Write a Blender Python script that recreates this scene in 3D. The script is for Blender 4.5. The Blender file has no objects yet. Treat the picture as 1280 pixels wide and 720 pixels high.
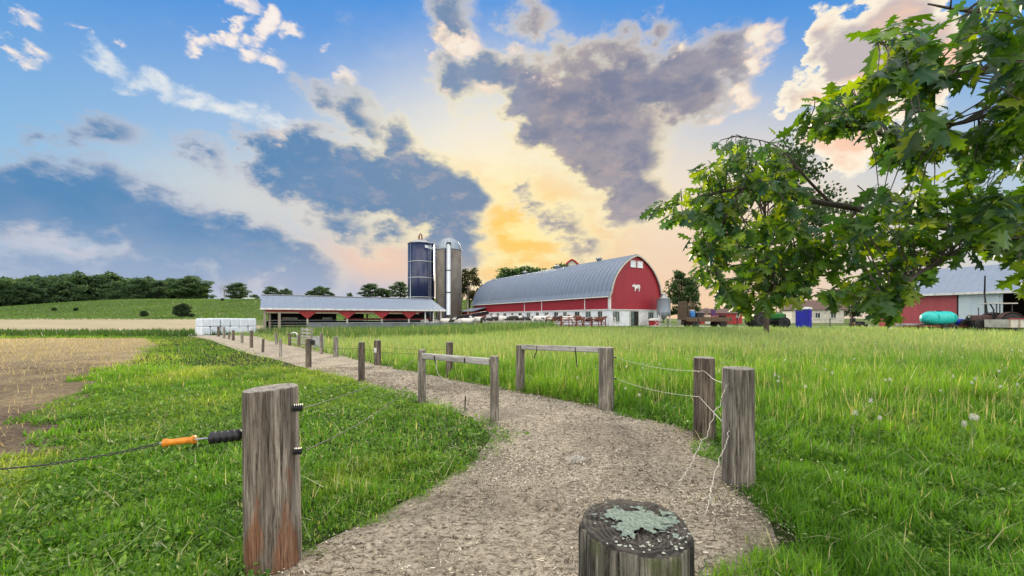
import bpy, math, random
import numpy as np
from mathutils import Vector, Matrix, Euler

SC = bpy.context.scene
COL = SC.collection
rnd = random.Random(7)
npr = np.random.default_rng(11)
R = math.radians
F, CX, HY, EYE = 500.0, 640.0, 398.0, 1.6          # lens and eye height of the 1280 px photograph
EXPO = 0.75

SC.view_settings.view_transform = 'Standard'
SC.view_settings.look = 'None'
SC.view_settings.exposure = EXPO
SC.view_settings.gamma = 1
SC.render.engine = 'CYCLES'
SC.cycles.use_denoising = True
SC.cycles.max_bounces = 6
SC.cycles.diffuse_bounces = 3
SC.cycles.glossy_bounces = 2
SC.cycles.transmission_bounces = 3
SC.cycles.transparent_max_bounces = 4
SC.cycles.caustics_reflective = False
SC.cycles.caustics_refractive = False
SC.cycles.sample_clamp_indirect = 6

# ------------------------------------------------------------------ camera
cd = bpy.data.cameras.new('camera')
cam = bpy.data.objects.new('camera', cd)
COL.objects.link(cam)
cam.location = (0, 0, EYE)
cam.rotation_euler = (R(90), 0, 0)
cd.sensor_width = 36
cd.lens = 36 * F / 1280
cd.shift_y = (HY - 360) / 1280
cd.clip_start = 0.05
cd.clip_end = 5000
SC.camera = cam


def W(px, py, d):
    """photograph direction and a distance -> place"""
    return Vector(((px - CX) / F * d, d, EYE + (HY - py) / F * d))


def ss(a, b, x):
    t = np.clip((x - a) / (b - a), 0, 1)
    return t * t * (3 - 2 * t)


def ground_z(x, y):
    x = np.asarray(x, float)
    y = np.asarray(y, float)
    r = 0.5 * ss(16, 46, y) * ss(-14, 3, x)
    left = ss(6, -24, x)
    f = left * (1.4 * np.clip((y - 46) / 50, 0, 1))
    hm = ss(-235, -150, x) * ss(70, -30, x)
    h = hm * 8.2 * ss(88, 172, y) * ss(420, 230, y)
    micro = 0.03 * np.sin(x * 0.9 + 1.3 * np.sin(y * .5)) * np.sin(y * .7 + 1) * ss(4, 9, np.hypot(x, y))
    return r + f + h + micro


def gz(x, y):
    return float(ground_z(x, y))


def G(px, py):
    d = F * EYE / (py - HY)
    x = (px - CX) / F * d
    return Vector((x, d, gz(x, d)))


def at(px, d, dz=0.0):
    x = (px - CX) / F * d
    return Vector((x, d, gz(x, d) + dz))


# ------------------------------------------------------------------ mesh helpers
class MB:
    def __init__(self):
        self.v, self.f, self.mi, self.sm = [], [], [], []

    def add(self, vs, fs, mi=0, smooth=False):
        b = len(self.v)
        self.v += [tuple(v) for v in vs]
        for f in fs:
            self.f.append(tuple(b + i for i in f))
            self.mi.append(mi)
            self.sm.append(smooth)
        return self

    def box(self, c, s, rz=0, mi=0, rot=None, bev=0.0):
        hx, hy, hz = s[0] / 2, s[1] / 2, s[2] / 2
        m = rot if rot is not None else Matrix.Rotation(rz, 3, 'Z')
        c = Vector(c)
        if bev > 0:
            b = min(bev, hx * .45, hy * .45, hz * .45)
            vs, fs = [], []
            for z, k in ((-hz, b), (-hz + b, 0), (hz - b, 0), (hz, b)):
                X, Y = hx - k, hy - k
                e = b * (1 if k == 0 else .4)
                for p in ((X, -Y + e), (X, Y - e), (X - e, Y), (-X + e, Y), (-X, Y - e), (-X, -Y + e), (-X + e, -Y), (X - e, -Y)):
                    vs.append(c + m @ Vector((p[0], p[1], z)))
            for r_ in range(3):
                for i in range(8):
                    j = (i + 1) % 8
                    fs.append((r_ * 8 + i, r_ * 8 + j, r_ * 8 + 8 + j, r_ * 8 + 8 + i))
            fs.append(tuple(range(7, -1, -1)))
            fs.append(tuple(range(24, 32)))
            return self.add(vs, fs, mi)
        vs = [c + m @ Vector((x, y, z)) for z in (-hz, hz) for x, y in ((-hx, -hy), (hx, -hy), (hx, hy), (-hx, hy))]
        return self.add(vs, [(3, 2, 1, 0), (4, 5, 6, 7), (0, 1, 5, 4), (1, 2, 6, 5), (2, 3, 7, 6), (3, 0, 4, 7)], mi)

    def bar(self, a, b, w, h=None, mi=0):
        a, b = Vector(a), Vector(b)
        d = b - a
        q = d.to_track_quat('Z', 'Y').to_matrix()
        return self.box((a + b) / 2, (w, h or w, d.length), rot=q, mi=mi)

    def tube(self, pts, rad, n=8, mi=0, cap=True):
        pts = [Vector(p) for p in pts]
        m = len(pts)
        rs = rad if isinstance(rad, (list, tuple)) else [rad] * m
        vs, fs = [], []
        up = Vector((0.13, 0.21, 1)).normalized()
        for i, p in enumerate(pts):
            t = (pts[min(i + 1, m - 1)] - pts[max(i - 1, 0)])
            if t.length < 1e-9:
                t = Vector((0, 0, 1))
            t.normalize()
            u = up if abs(t.dot(up)) < .95 else Vector((1, 0.1, 0))
            a = t.cross(u).normalized()
            b = t.cross(a).normalized()
            for k in range(n):
                an = 2 * math.pi * k / n
                vs.append(p + (a * math.cos(an) + b * math.sin(an)) * rs[i])
        for i in range(m - 1):
            for k in range(n):
                k2 = (k + 1) % n
                fs.append((i * n + k, i * n + k2, (i + 1) * n + k2, (i + 1) * n + k))
        if cap:
            fs.append(tuple(range(n)))
            fs.append(tuple((m - 1) * n + k for k in reversed(range(n))))
        return self.add(vs, fs, mi, True)

    def lathe(self, c, prof, n=24, mi=0, axis=None, smooth=True):
        """prof: (radius, height) list along +Z (or along `axis`)"""
        m = Matrix.Identity(3) if axis is None else Vector(axis).to_track_quat('Z', 'Y').to_matrix()
        c = Vector(c)
        vs, fs = [], []
        for r, z in prof:
            for k in range(n):
                an = 2 * math.pi * k / n
                vs.append(c + m @ Vector((r * math.cos(an), r * math.sin(an), z)))
        for i in range(len(prof) - 1):
            for k in range(n):
                k2 = (k + 1) % n
                fs.append((i * n + k, i * n + k2, (i + 1) * n + k2, (i + 1) * n + k))
        if prof[0][0] > 1e-4:
            fs.append(tuple(reversed(range(n))))
        if prof[-1][0] > 1e-4:
            fs.append(tuple((len(prof) - 1) * n + k for k in range(n)))
        return self.add(vs, fs, mi, smooth)

    def prism(self, pts, ext, mi=0):
        """pts: planar 3D outline; ext: extrusion vector"""
        n = len(pts)
        ext = Vector(ext)
        vs = [Vector(p) for p in pts] + [Vector(p) + ext for p in pts]
        fs = [tuple(reversed(range(n))), tuple(range(n, 2 * n))]
        for i in range(n):
            j = (i + 1) % n
            fs.append((i, j, n + j, n + i))
        return self.add(vs, fs, mi)

    def build(self, name, mats, parent=None, loc=None):
        me = bpy.data.meshes.new(name)
        me.from_pydata(self.v, [], self.f)
        if not isinstance(mats, (list, tuple)):
            mats = [mats]
        for m in mats:
            me.materials.append(m)
        me.polygons.foreach_set('material_index', self.mi)
        me.polygons.foreach_set('use_smooth', self.sm)
        me.update()
        o = bpy.data.objects.new(name, me)
        COL.objects.link(o)
        if parent is not None:
            o.parent = parent
        if loc is not None:
            o.location = loc
        return o


def np_mesh(name, verts, faces, mats, cols=None, smooth=False, parent=None, mi=None):
    """faces: list of (k,3|4) int arrays"""
    me = bpy.data.meshes.new(name)
    nv = len(verts)
    me.vertices.add(nv)
    me.vertices.foreach_set('co', np.ascontiguousarray(verts, np.float32).ravel())
    loops = np.concatenate([f.ravel() for f in faces]).astype(np.int32)
    sizes = np.concatenate([np.full(len(f), f.shape[1], np.int32) for f in faces])
    me.loops.add(len(loops))
    me.loops.foreach_set('vertex_index', loops)
    me.polygons.add(len(sizes))
    starts = np.concatenate([[0], np.cumsum(sizes)[:-1]]).astype(np.int32)
    me.polygons.foreach_set('loop_start', starts)
    me.polygons.foreach_set('loop_total', sizes)
    me.polygons.foreach_set('use_smooth', np.full(len(sizes), smooth, bool))
    if mi is not None:
        me.polygons.foreach_set('material_index', np.asarray(mi, np.int32))
    me.update(calc_edges=True)
    if cols is not None:
        a = me.color_attributes.new('tint', 'FLOAT_COLOR', 'POINT')
        c = np.ones((nv, 4), np.float32)
        c[:, :3] = cols
        a.data.foreach_set('color', c.ravel())
    for m in (mats if isinstance(mats, (list, tuple)) else [mats]):
        me.materials.append(m)
    o = bpy.data.objects.new(name, me)
    COL.objects.link(o)
    if parent is not None:
        o.parent = parent
    return o


def tag(o, label=None, cat=None, group=None, kind=None):
    if label:
        o['label'] = label
    if cat:
        o['category'] = cat
    if group:
        o['group'] = group
    if kind:
        o['kind'] = kind
    return o


def thing(name, label, cat, loc=(0, 0, 0), rz=0, group=None):
    o = bpy.data.objects.new(name, None)
    o.empty_display_size = .2
    COL.objects.link(o)
    o.location = loc
    o.rotation_euler = (0, 0, rz)
    return tag(o, label, cat, group)


def copy_tree(o, parent=None):
    c = o.copy()
    COL.objects.link(c)
    if parent is not None:
        c.parent = parent
    for ch in list(o.children):
        copy_tree(ch, c)
    return c


# ------------------------------------------------------------------ materials
def new_mat(name):
    m = bpy.data.materials.new(name)
    m.use_nodes = True
    nt = m.node_tree
    return m, nt, nt.nodes['Principled BSDF']


def ramp(nt, src, stops):
    n = nt.nodes.new('ShaderNodeValToRGB')
    e = n.color_ramp.elements
    while len(e) > 1:
        e.remove(e[-1])
    e[0].position = stops[0][0]
    e[0].color = (*stops[0][1], 1)
    for p, c in stops[1:]:
        x = e.new(p)
        x.color = (*c, 1)
    nt.links.new(src, n.inputs[0])
    return n.outputs[0]


def noise(nt, vec, scale, detail=5, rough=.6, dist=0.0):
    n = nt.nodes.new('ShaderNodeTexNoise')
    n.inputs['Scale'].default_value = scale
    n.inputs['Detail'].default_value = detail
    n.inputs['Roughness'].default_value = rough
    n.inputs['Distortion'].default_value = dist
    if vec is not None:
        nt.links.new(vec, n.inputs['Vector'])
    return n


def mapped(nt, scale=(1, 1, 1), kind='Object', shift=True):
    tc = nt.nodes.new('ShaderNodeTexCoord')
    mp = nt.nodes.new('ShaderNodeMapping')
    mp.inputs['Scale'].default_value = scale
    nt.links.new(tc.outputs[kind], mp.inputs['Vector'])
    if shift:
        oi = nt.nodes.new('ShaderNodeObjectInfo')
        ml = nt.nodes.new('ShaderNodeMath')
        ml.operation = 'MULTIPLY'
        ml.inputs[1].default_value = 37.0
        nt.links.new(oi.outputs['Random'], ml.inputs[0])
        cb = nt.nodes.new('ShaderNodeCombineXYZ')
        nt.links.new(ml.outputs[0], cb.inputs[0])
        nt.links.new(ml.outputs[0], cb.inputs[1])
        nt.links.new(cb.outputs[0], mp.inputs['Location'])
    return mp.outputs[0]


def mixc(nt, fac, a, b, mode='MIX'):
    n = nt.nodes.new('ShaderNodeMix')
    n.data_type = 'RGBA'
    n.blend_type = mode
    for s, v in ((n.inputs[0], fac), (n.inputs[6], a), (n.inputs[7], b)):
        if isinstance(v, (int, float)):
            s.default_value = v
        elif isinstance(v, tuple):
            s.default_value = (*v, 1)
        else:
            nt.links.new(v, s)
    return n.outputs[2]


def bump(nt, bsdf, h, strength=.4, dist=.02):
    b = nt.nodes.new('ShaderNodeBump')
    b.inputs['Strength'].default_value = strength
    b.inputs['Distance'].default_value = dist
    nt.links.new(h, b.inputs['Height'])
    nt.links.new(b.outputs[0], bsdf.inputs['Normal'])


def pm(name, c1, c2=None, scale=4, stretch=(1, 1, 1), rough=.7, metal=0, bmp=0, dist=.02, c3=None, spec=.35):
    m, nt, b = new_mat(name)
    c2 = c2 or tuple(x * .7 for x in c1)
    v = mapped(nt, stretch)
    n = noise(nt, v, scale)
    st = [(.3, c2), (.7, c1)] if c3 is None else [(.25, c3), (.42, c2), (.7, c1)]
    nt.links.new(ramp(nt, n.outputs[0], st), b.inputs['Base Color'])
    b.inputs['Roughness'].default_value = rough
    b.inputs['Metallic'].default_value = metal
    b.inputs['Specular IOR Level'].default_value = spec
    if bmp:
        n2 = noise(nt, v, scale * 3, 6)
        bump(nt, b, n2.outputs[0], bmp, dist)
    return m


def corrugated(name, c1, c2, axis, period, rough=.45, metal=.3, stain=.6, dist=.03):
    """sheet metal / boards: ribs along one local axis plus weather streaks"""
    m, nt, b = new_mat(name)
    tc = nt.nodes.new('ShaderNodeTexCoord')
    sp = nt.nodes.new('ShaderNodeSeparateXYZ')
    nt.links.new(tc.outputs['Object'], sp.inputs[0])
    ml = nt.nodes.new('ShaderNodeMath')
    ml.operation = 'MULTIPLY'
    ml.inputs[1].default_value = 2 * math.pi / period
    nt.links.new(sp.outputs[axis], ml.inputs[0])
    sn = nt.nodes.new('ShaderNodeMath')
    sn.operation = 'SINE'
    nt.links.new(ml.outputs[0], sn.inputs[0])
    sharp = nt.nodes.new('ShaderNodeMath')
    sharp.operation = 'SMOOTH_MAX'
    sharp.inputs[1].default_value = .55
    sharp.inputs[2].default_value = .2
    nt.links.new(sn.outputs[0], sharp.inputs[0])
    st = [1.2, 1.2, 1.2]
    st[2] = .25
    n = noise(nt, mapped(nt, tuple(st)), 1.6, 7, .65)
    n2 = noise(nt, mapped(nt, (1, 1, 1)), .35, 4, .5)
    col = ramp(nt, n.outputs[0], [(.3, c2), (.62, c1)])
    col = mixc(nt, n2.outputs[0], col, tuple(x * .8 for x in c1))
    nt.links.new(col, b.inputs['Base Color'])
    b.inputs['Roughness'].default_value = rough
    b.inputs['Metallic'].default_value = metal
    bump(nt, b, sharp.outputs[0], .9, dist)
    return m


def tinted(name, rough=.6, trans=.35, spec=.3, tmul=(1.3, 1.25, .5)):
    m, nt, b = new_mat(name)
    a = nt.nodes.new('ShaderNodeAttribute')
    a.attribute_name = 'tint'
    nt.links.new(a.outputs['Color'], b.inputs['Base Color'])
    b.inputs['Roughness'].default_value = rough
    b.inputs['Specular IOR Level'].default_value = spec
    if trans > 0:
        t = nt.nodes.new('ShaderNodeBsdfTranslucent')
        nt.links.new(mixc(nt, 1.0, a.outputs['Color'], tmul, 'MULTIPLY'), t.inputs['Color'])
        mx = nt.nodes.new('ShaderNodeMixShader')
        mx.inputs[0].default_value = trans
        nt.links.new(b.outputs[0], mx.inputs[1])
        nt.links.new(t.outputs[0], mx.inputs[2])
        nt.links.new(mx.outputs[0], nt.nodes['Material Output'].inputs[0])
    return m


def wood(name, c_light, c_mid, c_dark, red=0.0, fine=1.0, green=0.0):
    m, nt, b = new_mat(name)
    v = mapped(nt, (1, 1, .05))
    n = noise(nt, v, 38 * fine, 6, .65, .6)
    n2 = noise(nt, mapped(nt, (1, 1, .12)), 9 * fine, 4, .6, .4)
    n5 = noise(nt, mapped(nt, (1, 1, .035)), 130 * fine, 5, .7, .8)
    n6 = noise(nt, mapped(nt, (1, 1, .5)), 60 * fine, 5, .7)
    col = ramp(nt, n.outputs[0], [(.34, c_dark), (.45, c_mid), (.60, c_light)])
    col = mixc(nt, ramp(nt, n5.outputs[0], [(.36, (.9, .9, .9)), (.50, (0, 0, 0))]), col, c_dark)
    col = mixc(nt, ramp(nt, n6.outputs[0], [(.34, (.5, .5, .5)), (.48, (0, 0, 0)), (.60, (0, 0, 0)), (.72, (.35, .35, .35))]), col, mixc(nt, n6.outputs[0], c_dark, tuple(min(.7, v * 1.5) for v in c_light)))
    col = mixc(nt, ramp(nt, n2.outputs[0], [(.38, (.65, .65, .65)), (.62, (0, 0, 0))]), col, c_dark)
    if red:
        n3 = noise(nt, mapped(nt, (1, 1, .22)), 6.0, 5, .6, .3)
        sp = nt.nodes.new('ShaderNodeSeparateXYZ')
        tc = nt.nodes.new('ShaderNodeTexCoord')
        nt.links.new(tc.outputs['Object'], sp.inputs[0])
        zr = nt.nodes.new('ShaderNodeMapRange')
        zr.inputs[1].default_value = 1.05
        zr.inputs[2].default_value = .0
        zr.inputs[3].default_value = -.12
        zr.inputs[4].default_value = .10
        nt.links.new(sp.outputs[2], zr.inputs[0])
        ad = nt.nodes.new('ShaderNodeMath')
        ad.operation = 'ADD'
        nt.links.new(n3.outputs[0], ad.inputs[0])
        nt.links.new(zr.outputs[0], ad.inputs[1])
        f = ramp(nt, ad.outputs[0], [(.56, (0, 0, 0)), (.66, (red, red, red))])
        col = mixc(nt, f, col, mixc(nt, ramp(nt, n5.outputs[0], [(.34, (0, 0, 0)), (.62, (1, 1, 1))]), (.07, .02, .012), (.40, .19, .095)))
    if green:
        n4 = noise(nt, mapped(nt, (1, 1, .3)), 11, 4)
        col = mixc(nt, ramp(nt, n4.outputs[0], [(.56, (0, 0, 0)), (.66, (green, green, green))]), col, (.10, .12, .04))
    nt.links.new(col, b.inputs['Base Color'])
    b.inputs['Roughness'].default_value = .85
    b.inputs['Specular IOR Level'].default_value = .2
    hs = nt.nodes.new('ShaderNodeMath')
    hs.operation = 'ADD'
    nt.links.new(n.outputs[0], hs.inputs[0])
    nt.links.new(n5.outputs[0], hs.inputs[1])
    bump(nt, b, hs.outputs[0], 1.0, .016)
    return m


M = {}
M['post'] = wood('weathered_post_wood', (.46, .42, .36), (.25, .22, .18), (.035, .028, .022))
M['post_dark'] = wood('dark_post_wood', (.30, .25, .20), (.15, .12, .095), (.028, .022, .018))
M['post_red'] = wood('red_stained_post_wood', (.52, .46, .385), (.28, .235, .185), (.04, .032, .025), red=.8)
M['post_pale'] = wood('pale_post_wood', (.52, .48, .42), (.34, .31, .27), (.08, .07, .06))
M['stump'] = wood('stump_wood', (.50, .47, .38), (.17, .155, .125), (.010, .009, .008), fine=.9, green=.7)
M['rail'] = wood('bleached_rail_wood', (.62, .60, .56), (.46, .44, .41), (.16, .14, .125))


def endgrain(name, c1, c2):
    m, nt, b = new_mat(name)
    w = nt.nodes.new('ShaderNodeTexWave')
    w.wave_type = 'RINGS'
    w.rings_direction = 'Z'
    w.inputs['Scale'].default_value = 22
    w.inputs['Distortion'].default_value = 3
    w.inputs['Detail'].default_value = 3
    nt.links.new(mapped(nt, shift=False), w.inputs['Vector'])
    n = noise(nt, mapped(nt), 25, 6)
    col = mixc(nt, .55, ramp(nt, w.outputs[0], [(.2, c2), (.9, c1)]), ramp(nt, n.outputs[0], [(.35, c2), (.7, c1)]))
    nt.links.new(col, b.inputs['Base Color'])
    b.inputs['Roughness'].default_value = .9
    b.inputs['Specular IOR Level'].default_value = .1
    bump(nt, b, n.outputs[0], .7, .01)
    return m


M['end'] = endgrain('post_end_grain', (.44, .41, .36), (.15, .135, .12))
M['end_dark'] = endgrain('dark_end_grain', (.10, .09, .08), (.018, .017, .016))
M['lichen'] = pm('lichen', (.34, .40, .335), (.15, .21, .175), 130, rough=.95, bmp=1.0, dist=.006, c3=(.035, .045, .038))
M['lichen_pale'] = pm('pale_lichen', (.46, .48, .42), (.28, .31, .26), 60, rough=.95, bmp=.6, dist=.004)
M['wire_white'] = pm('white_polywire', (.60, .58, .50), (.42, .40, .34), 40, rough=.6)
M['wire_dark'] = pm('galvanised_wire', (.06, .058, .055), (.03, .03, .03), 40, rough=.7, metal=0)
M['orange'] = pm('orange_plastic', (.72, .27, .02), (.5, .17, .01), 30, rough=.4, bmp=.1)
M['blackplastic'] = pm('black_plastic', (.02, .02, .025), (.012, .012, .014), 20, rough=.35)
M['steel'] = pm('galvanised_steel', (.42, .44, .46), (.25, .27, .29), 6, rough=.4, metal=.6)
M['barnred'] = corrugated('red_barn_boards', (.33, .014, .027), (.235, .010, .02), 0, .35, .55, 0, dist=.02)
M['barnred_side'] = corrugated('red_side_boards', (.33, .014, .027), (.235, .010, .02), 1, .35, .55, 0, dist=.02)
M['redflat'] = pm('red_paint', (.40, .03, .035), (.26, .02, .025), 3, rough=.55, bmp=.1)
M['white'] = pm('white_paint', (.78, .78, .76), (.58, .58, .56), 3, rough=.6, c3=(.42, .42, .40))
M['whitewash'] = pm('whitewashed_block', (.78, .83, .86), (.66, .71, .75), 1.5, rough=.8, bmp=.2, c3=(.44, .48, .51))
M['roof_long'] = corrugated('ribbed_barn_roof', (.245, .295, .375), (.185, .225, .295), 1, .9, .5, .3, dist=.06)
M['roof_shed'] = corrugated('ribbed_shed_roof', (.245, .295, .375), (.185, .225, .295), 0, .6, .5, .3, dist=.05)
M['glassdark'] = pm('dusty_dark_glass', (.05, .065, .06), (.02, .028, .028), 2, rough=.15)
M['glassgreen'] = pm('greenish_panes', (.13, .18, .16), (.06, .09, .085), 2, rough=.2)
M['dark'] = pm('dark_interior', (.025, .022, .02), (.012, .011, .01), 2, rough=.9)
M['blueSilo'] = pm('blue_enamel_steel', (.010, .022, .080), (.007, .015, .055), 1.2, stretch=(1, 1, .3), rough=.3, spec=.5)
M['concrete'] = pm('concrete_staves', (.22, .20, .175), (.15, .135, .115), .9, stretch=(1, 1, .45), rough=.85, bmp=.4, dist=.05, c3=(.09, .08, .07))
M['bunk'] = pm('blue_grey_concrete', (.19, .21, .25), (.11, .12, .145), 1.2, rough=.85, c3=(.06, .065, .08))
M['concrete_light'] = pm('pale_concrete', (.42, .43, .44), (.28, .29, .30), 1.2, rough=.8, c3=(.17, .17, .18))
M['chute'] = pm('pale_chute_metal', (.62, .66, .70), (.48, .52, .56), 2, rough=.4, metal=.2)
M['dome'] = corrugated('galvanised_dome', (.32, .38, .45), (.24, .29, .35), 0, .8, .45, .3)
M['bale'] = pm('white_bale_wrap', (.74, .78, .84), (.60, .65, .72), 2.5, rough=.35, bmp=.25, dist=.05)
M['rust'] = pm('rusty_metal', (.22, .06, .04), (.10, .03, .022), 5, rough=.75, bmp=.2)
M['oldwood'] = pm('old_brown_boards', (.17, .115, .075), (.085, .055, .038), 9, stretch=(1, 1, .2), rough=.85, bmp=.3)
M['tyre'] = pm('tyre_rubber', (.028, .027, .026), (.016, .016, .016), 12, rough=.85, bmp=.3)
M['tractorgreen'] = pm('green_tractor_paint', (.03, .20, .035), (.02, .12, .025), 4, rough=.4)
M['yellow'] = pm('yellow_rim_paint', (.62, .46, .03), (.42, .3, .02), 6, rough=.5)
M['blueplastic'] = pm('blue_plastic', (.008, .014, .34), (.005, .01, .24), 2, rough=.35)
M['bluelight'] = pm('light_blue_plastic', (.05, .22, .55), (.03, .14, .4), 3, rough=.4)
M['teal'] = pm('turquoise_plastic', (.03, .55, .50), (.02, .42, .39), 2.5, rough=.4)
M['purple'] = pm('purple_fabric', (.12, .05, .16), (.07, .03, .1), 4, rough=.8)
M['tan'] = pm('tan_canvas', (.42, .35, .25), (.28, .22, .15), 4, rough=.85)
M['cream'] = pm('cream_paint', (.60, .58, .50), (.44, .42, .36), 2, rough=.6, c3=(.28, .26, .22))
M['bark'] = pm('bark', (.09, .07, .052), (.035, .027, .02), 10, stretch=(1, 1, .25), rough=.9, bmp=.9, dist=.05)
M['twig'] = pm('twig_bark', (.12, .10, .085), (.06, .05, .042), 20, rough=.85, bmp=.3)
M['redroof'] = pm('brown_shingles', (.16, .10, .08), (.09, .06, .05), 6, rough=.85)
M['grass'] = tinted('grass_blades', .5, .48, .35)
M['leaf'] = tinted('tree_leaves', .55, .42, .3)
M['oakleaf'] = tinted('oak_leaves', .36, .5, .5, (2.5, 2.3, .35))
M['chips'] = tinted('wood_chips', .9, 0, .1)


# ------------------------------------------------------------------ world: sky texture under procedural clouds
def srgb(r, g, b):
    f = lambda c: ((c / 255 + .055) / 1.055) ** 2.4 if c / 255 > .04045 else c / 255 / 12.92
    k = 10.0 / 2 ** EXPO                          # Background strength is 0.1
    return (f(r) * k, f(g) * k, f(b) * k)


def build_world():
    w = bpy.data.worlds.new('World')
    SC.world = w
    w.use_nodes = True
    w.cycles.sampling_method = 'MANUAL'
    w.cycles.sample_map_resolution = 512
    nt = w.node_tree
    nt.nodes.clear()
    L = nt.links.new

    def sock(x, s):
        if isinstance(x, (int, float)):
            s.default_value = x
        elif isinstance(x, tuple):
            s.default_value = x if len(x) == len(s.default_value) else (*x, 1)
        else:
            L(x, s)

    def mt(op, a, b=0.0, c=0.0, clamp=False):
        n = nt.nodes.new('ShaderNodeMath')
        n.operation = op
        n.use_clamp = clamp
        sock(a, n.inputs[0])
        sock(b, n.inputs[1])
        sock(c, n.inputs[2])
        return n.outputs[0]

    def step(a, b, x):
        n = nt.nodes.new('ShaderNodeMapRange')
        n.interpolation_type = 'SMOOTHSTEP'
        sock(x, n.inputs[0])
        n.inputs[1].default_value = a
        n.inputs[2].default_value = b
        return n.outputs[0]

    def vm(op, a, b=None):
        n = nt.nodes.new('ShaderNodeVectorMath')
        n.operation = op
        sock(a, n.inputs[0])
        if b is not None:
            sock(b, n.inputs[1])
        return n.outputs[0]

    def mix(f, a, b):
        return mixc(nt, f, a, b)

    tc = nt.nodes.new('ShaderNodeTexCoord')
    D = tc.outputs['Generated']
    sep = nt.nodes.new('ShaderNodeSeparateXYZ')
    L(D, sep.inputs[0])
    x, y, z = sep.outputs
    az = mt('ARCTAN2', x, y)
    el = mt('ARCSINE', z)

    def comb(a, b):
        c = nt.nodes.new('ShaderNodeCombineXYZ')
        sock(a, c.inputs[0])
        sock(b, c.inputs[1])
        return c.outputs[0]
    P0 = comb(az, el)
    flat = vm('MULTIPLY', D, (1.0, 1.0, 1.7))
    na = noise(nt, flat, 5.0, 4, .6)
    nb = noise(nt, flat, 17.0, 6, .64)
    nc = noise(nt, vm('MULTIPLY', D, (1, 1, 2.2)), 9.0, 4, .6)
    wa = vm('MULTIPLY', vm('SUBTRACT', na.outputs['Color'], (.5, .5, .5)), (.20, .16, 0))
    wb = vm('MULTIPLY', vm('SUBTRACT', nb.outputs['Color'], (.5, .5, .5)), (.085, .085, 0))
    P = vm('ADD', vm('ADD', P0, wa), wb)
    Pl = vm('ADD', P0, vm('MULTIPLY', wb, (.5, .5, 0)))

    def azel(px, py):
        v = Vector(((px - CX) / F, 1, (HY - py) / F)).normalized()
        return np.array([math.atan2(v.x, v.y), math.asin(v.z)])

    def blob(px, py, a, b, ang=0.0, infl=0.0):
        a, b = a + infl, b + infl
        c = azel(px, py)
        J = np.stack([(azel(px + 1, py) - azel(px - 1, py)) / 2, (azel(px, py + 1) - azel(px, py - 1)) / 2], 1)
        t = R(ang)
        Rm = np.array([[math.cos(t), math.sin(t)], [-math.sin(t), math.cos(t)]])
        A = np.diag([1 / a, 1 / b]) @ Rm @ np.linalg.inv(J)
        U, S, Vt = np.linalg.svd(A)
        if np.linalg.det(Vt) < 0:
            Vt[1] *= -1
        return c, math.atan2(Vt[0, 1], Vt[0, 0]), 1 / S[0], 1 / S[1], min(a, b)

    def field(vec, blobs, infl):
        acc = None
        for bl in blobs:
            c, rot, sx, sy, r = blob(*bl, infl=infl)
            mp = nt.nodes.new('ShaderNodeMapping')
            mp.vector_type = 'TEXTURE'
            mp.inputs['Location'].default_value = (c[0], c[1], 0)
            mp.inputs['Rotation'].default_value = (0, 0, rot)
            mp.inputs['Scale'].default_value = (sx, sy, 1)
            L(vec, mp.inputs['Vector'])
            g = nt.nodes.new('ShaderNodeTexGradient')
            g.gradient_type = 'SPHERICAL'
            L(mp.outputs[0], g.inputs[0])
            f = mt('MULTIPLY', g.outputs['Fac'], r)
            acc = f if acc is None else mt('MAXIMUM', acc, f)
        return acc

    def glow(px, py, a, b, ang=0.0):
        return field(Pl, [(px, py, a, b, ang)], 0), min(a, b)

    # --- the clear sky
    sky = nt.nodes.new('ShaderNodeTexSky')
    sky.sky_type = 'NISHITA'
    sky.sun_disc = False
    sky.sun_elevation = SUN_EL
    sky.sun_rotation = SUN_ROT
    sky.air_density = 1.0
    sky.dust_density = .6
    sky.ozone_density = 2.0
    blue = mix(step(.02, .62, el), srgb(132, 198, 232), srgb(14, 138, 226))
    base = mix(.85, sky.outputs[0], blue)
    # --- thin luminous veil round the low sun
    def soft(px, py, a, b, ang=0.0, pw=1.0):
        f, r = glow(px, py, a, b, ang)
        t = mt('DIVIDE', f, r, clamp=True)
        return step(0.0, 1.0, t) if pw == 1.0 else mt('POWER', t, pw)
    veil1 = soft(600, 260, 640, 265)
    veil2 = soft(610, 225, 280, 210)
    crm = soft(330, 262, 250, 75, 16)
    pch = soft(470, 325, 120, 50, 8)
    veil3 = soft(900, 270, 420, 210)
    hor = soft(760, 400, 620, 170)
    yel = soft(645, 292, 200, 135)
    c = mix(mt('MULTIPLY', veil1, .66), base, srgb(226, 228, 222))
    c = mix(mt('MULTIPLY', veil3, .9), c, srgb(250, 228, 200))
    c = mix(mt('MULTIPLY', veil2, 1.0), c, srgb(255, 243, 218))
    c = mix(mt('MULTIPLY', hor, .9), c, srgb(250, 203, 158))
    yv = mix(step(.4, .62, nc.outputs['Fac']), srgb(255, 208, 108), srgb(255, 238, 166))
    c = mix(yel, c, yv)
    c = mix(mt('MULTIPLY', crm, .75), c, srgb(224, 220, 208))
    # lavender haze low on the left
    lav = mt('MULTIPLY', step(.33, .02, el), step(-.05, -.35, az))
    c = mix(mt('MULTIPLY', lav, .8), c, mix(nc.outputs['Fac'], srgb(150, 172, 208), srgb(205, 200, 212)))
    c = mix(mt('MULTIPLY', pch, .9), c, srgb(244, 206, 180))

    prox, _ = glow(650, 250, 430, 330)
    prox = mt('DIVIDE', prox, 330, clamp=True)
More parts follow.
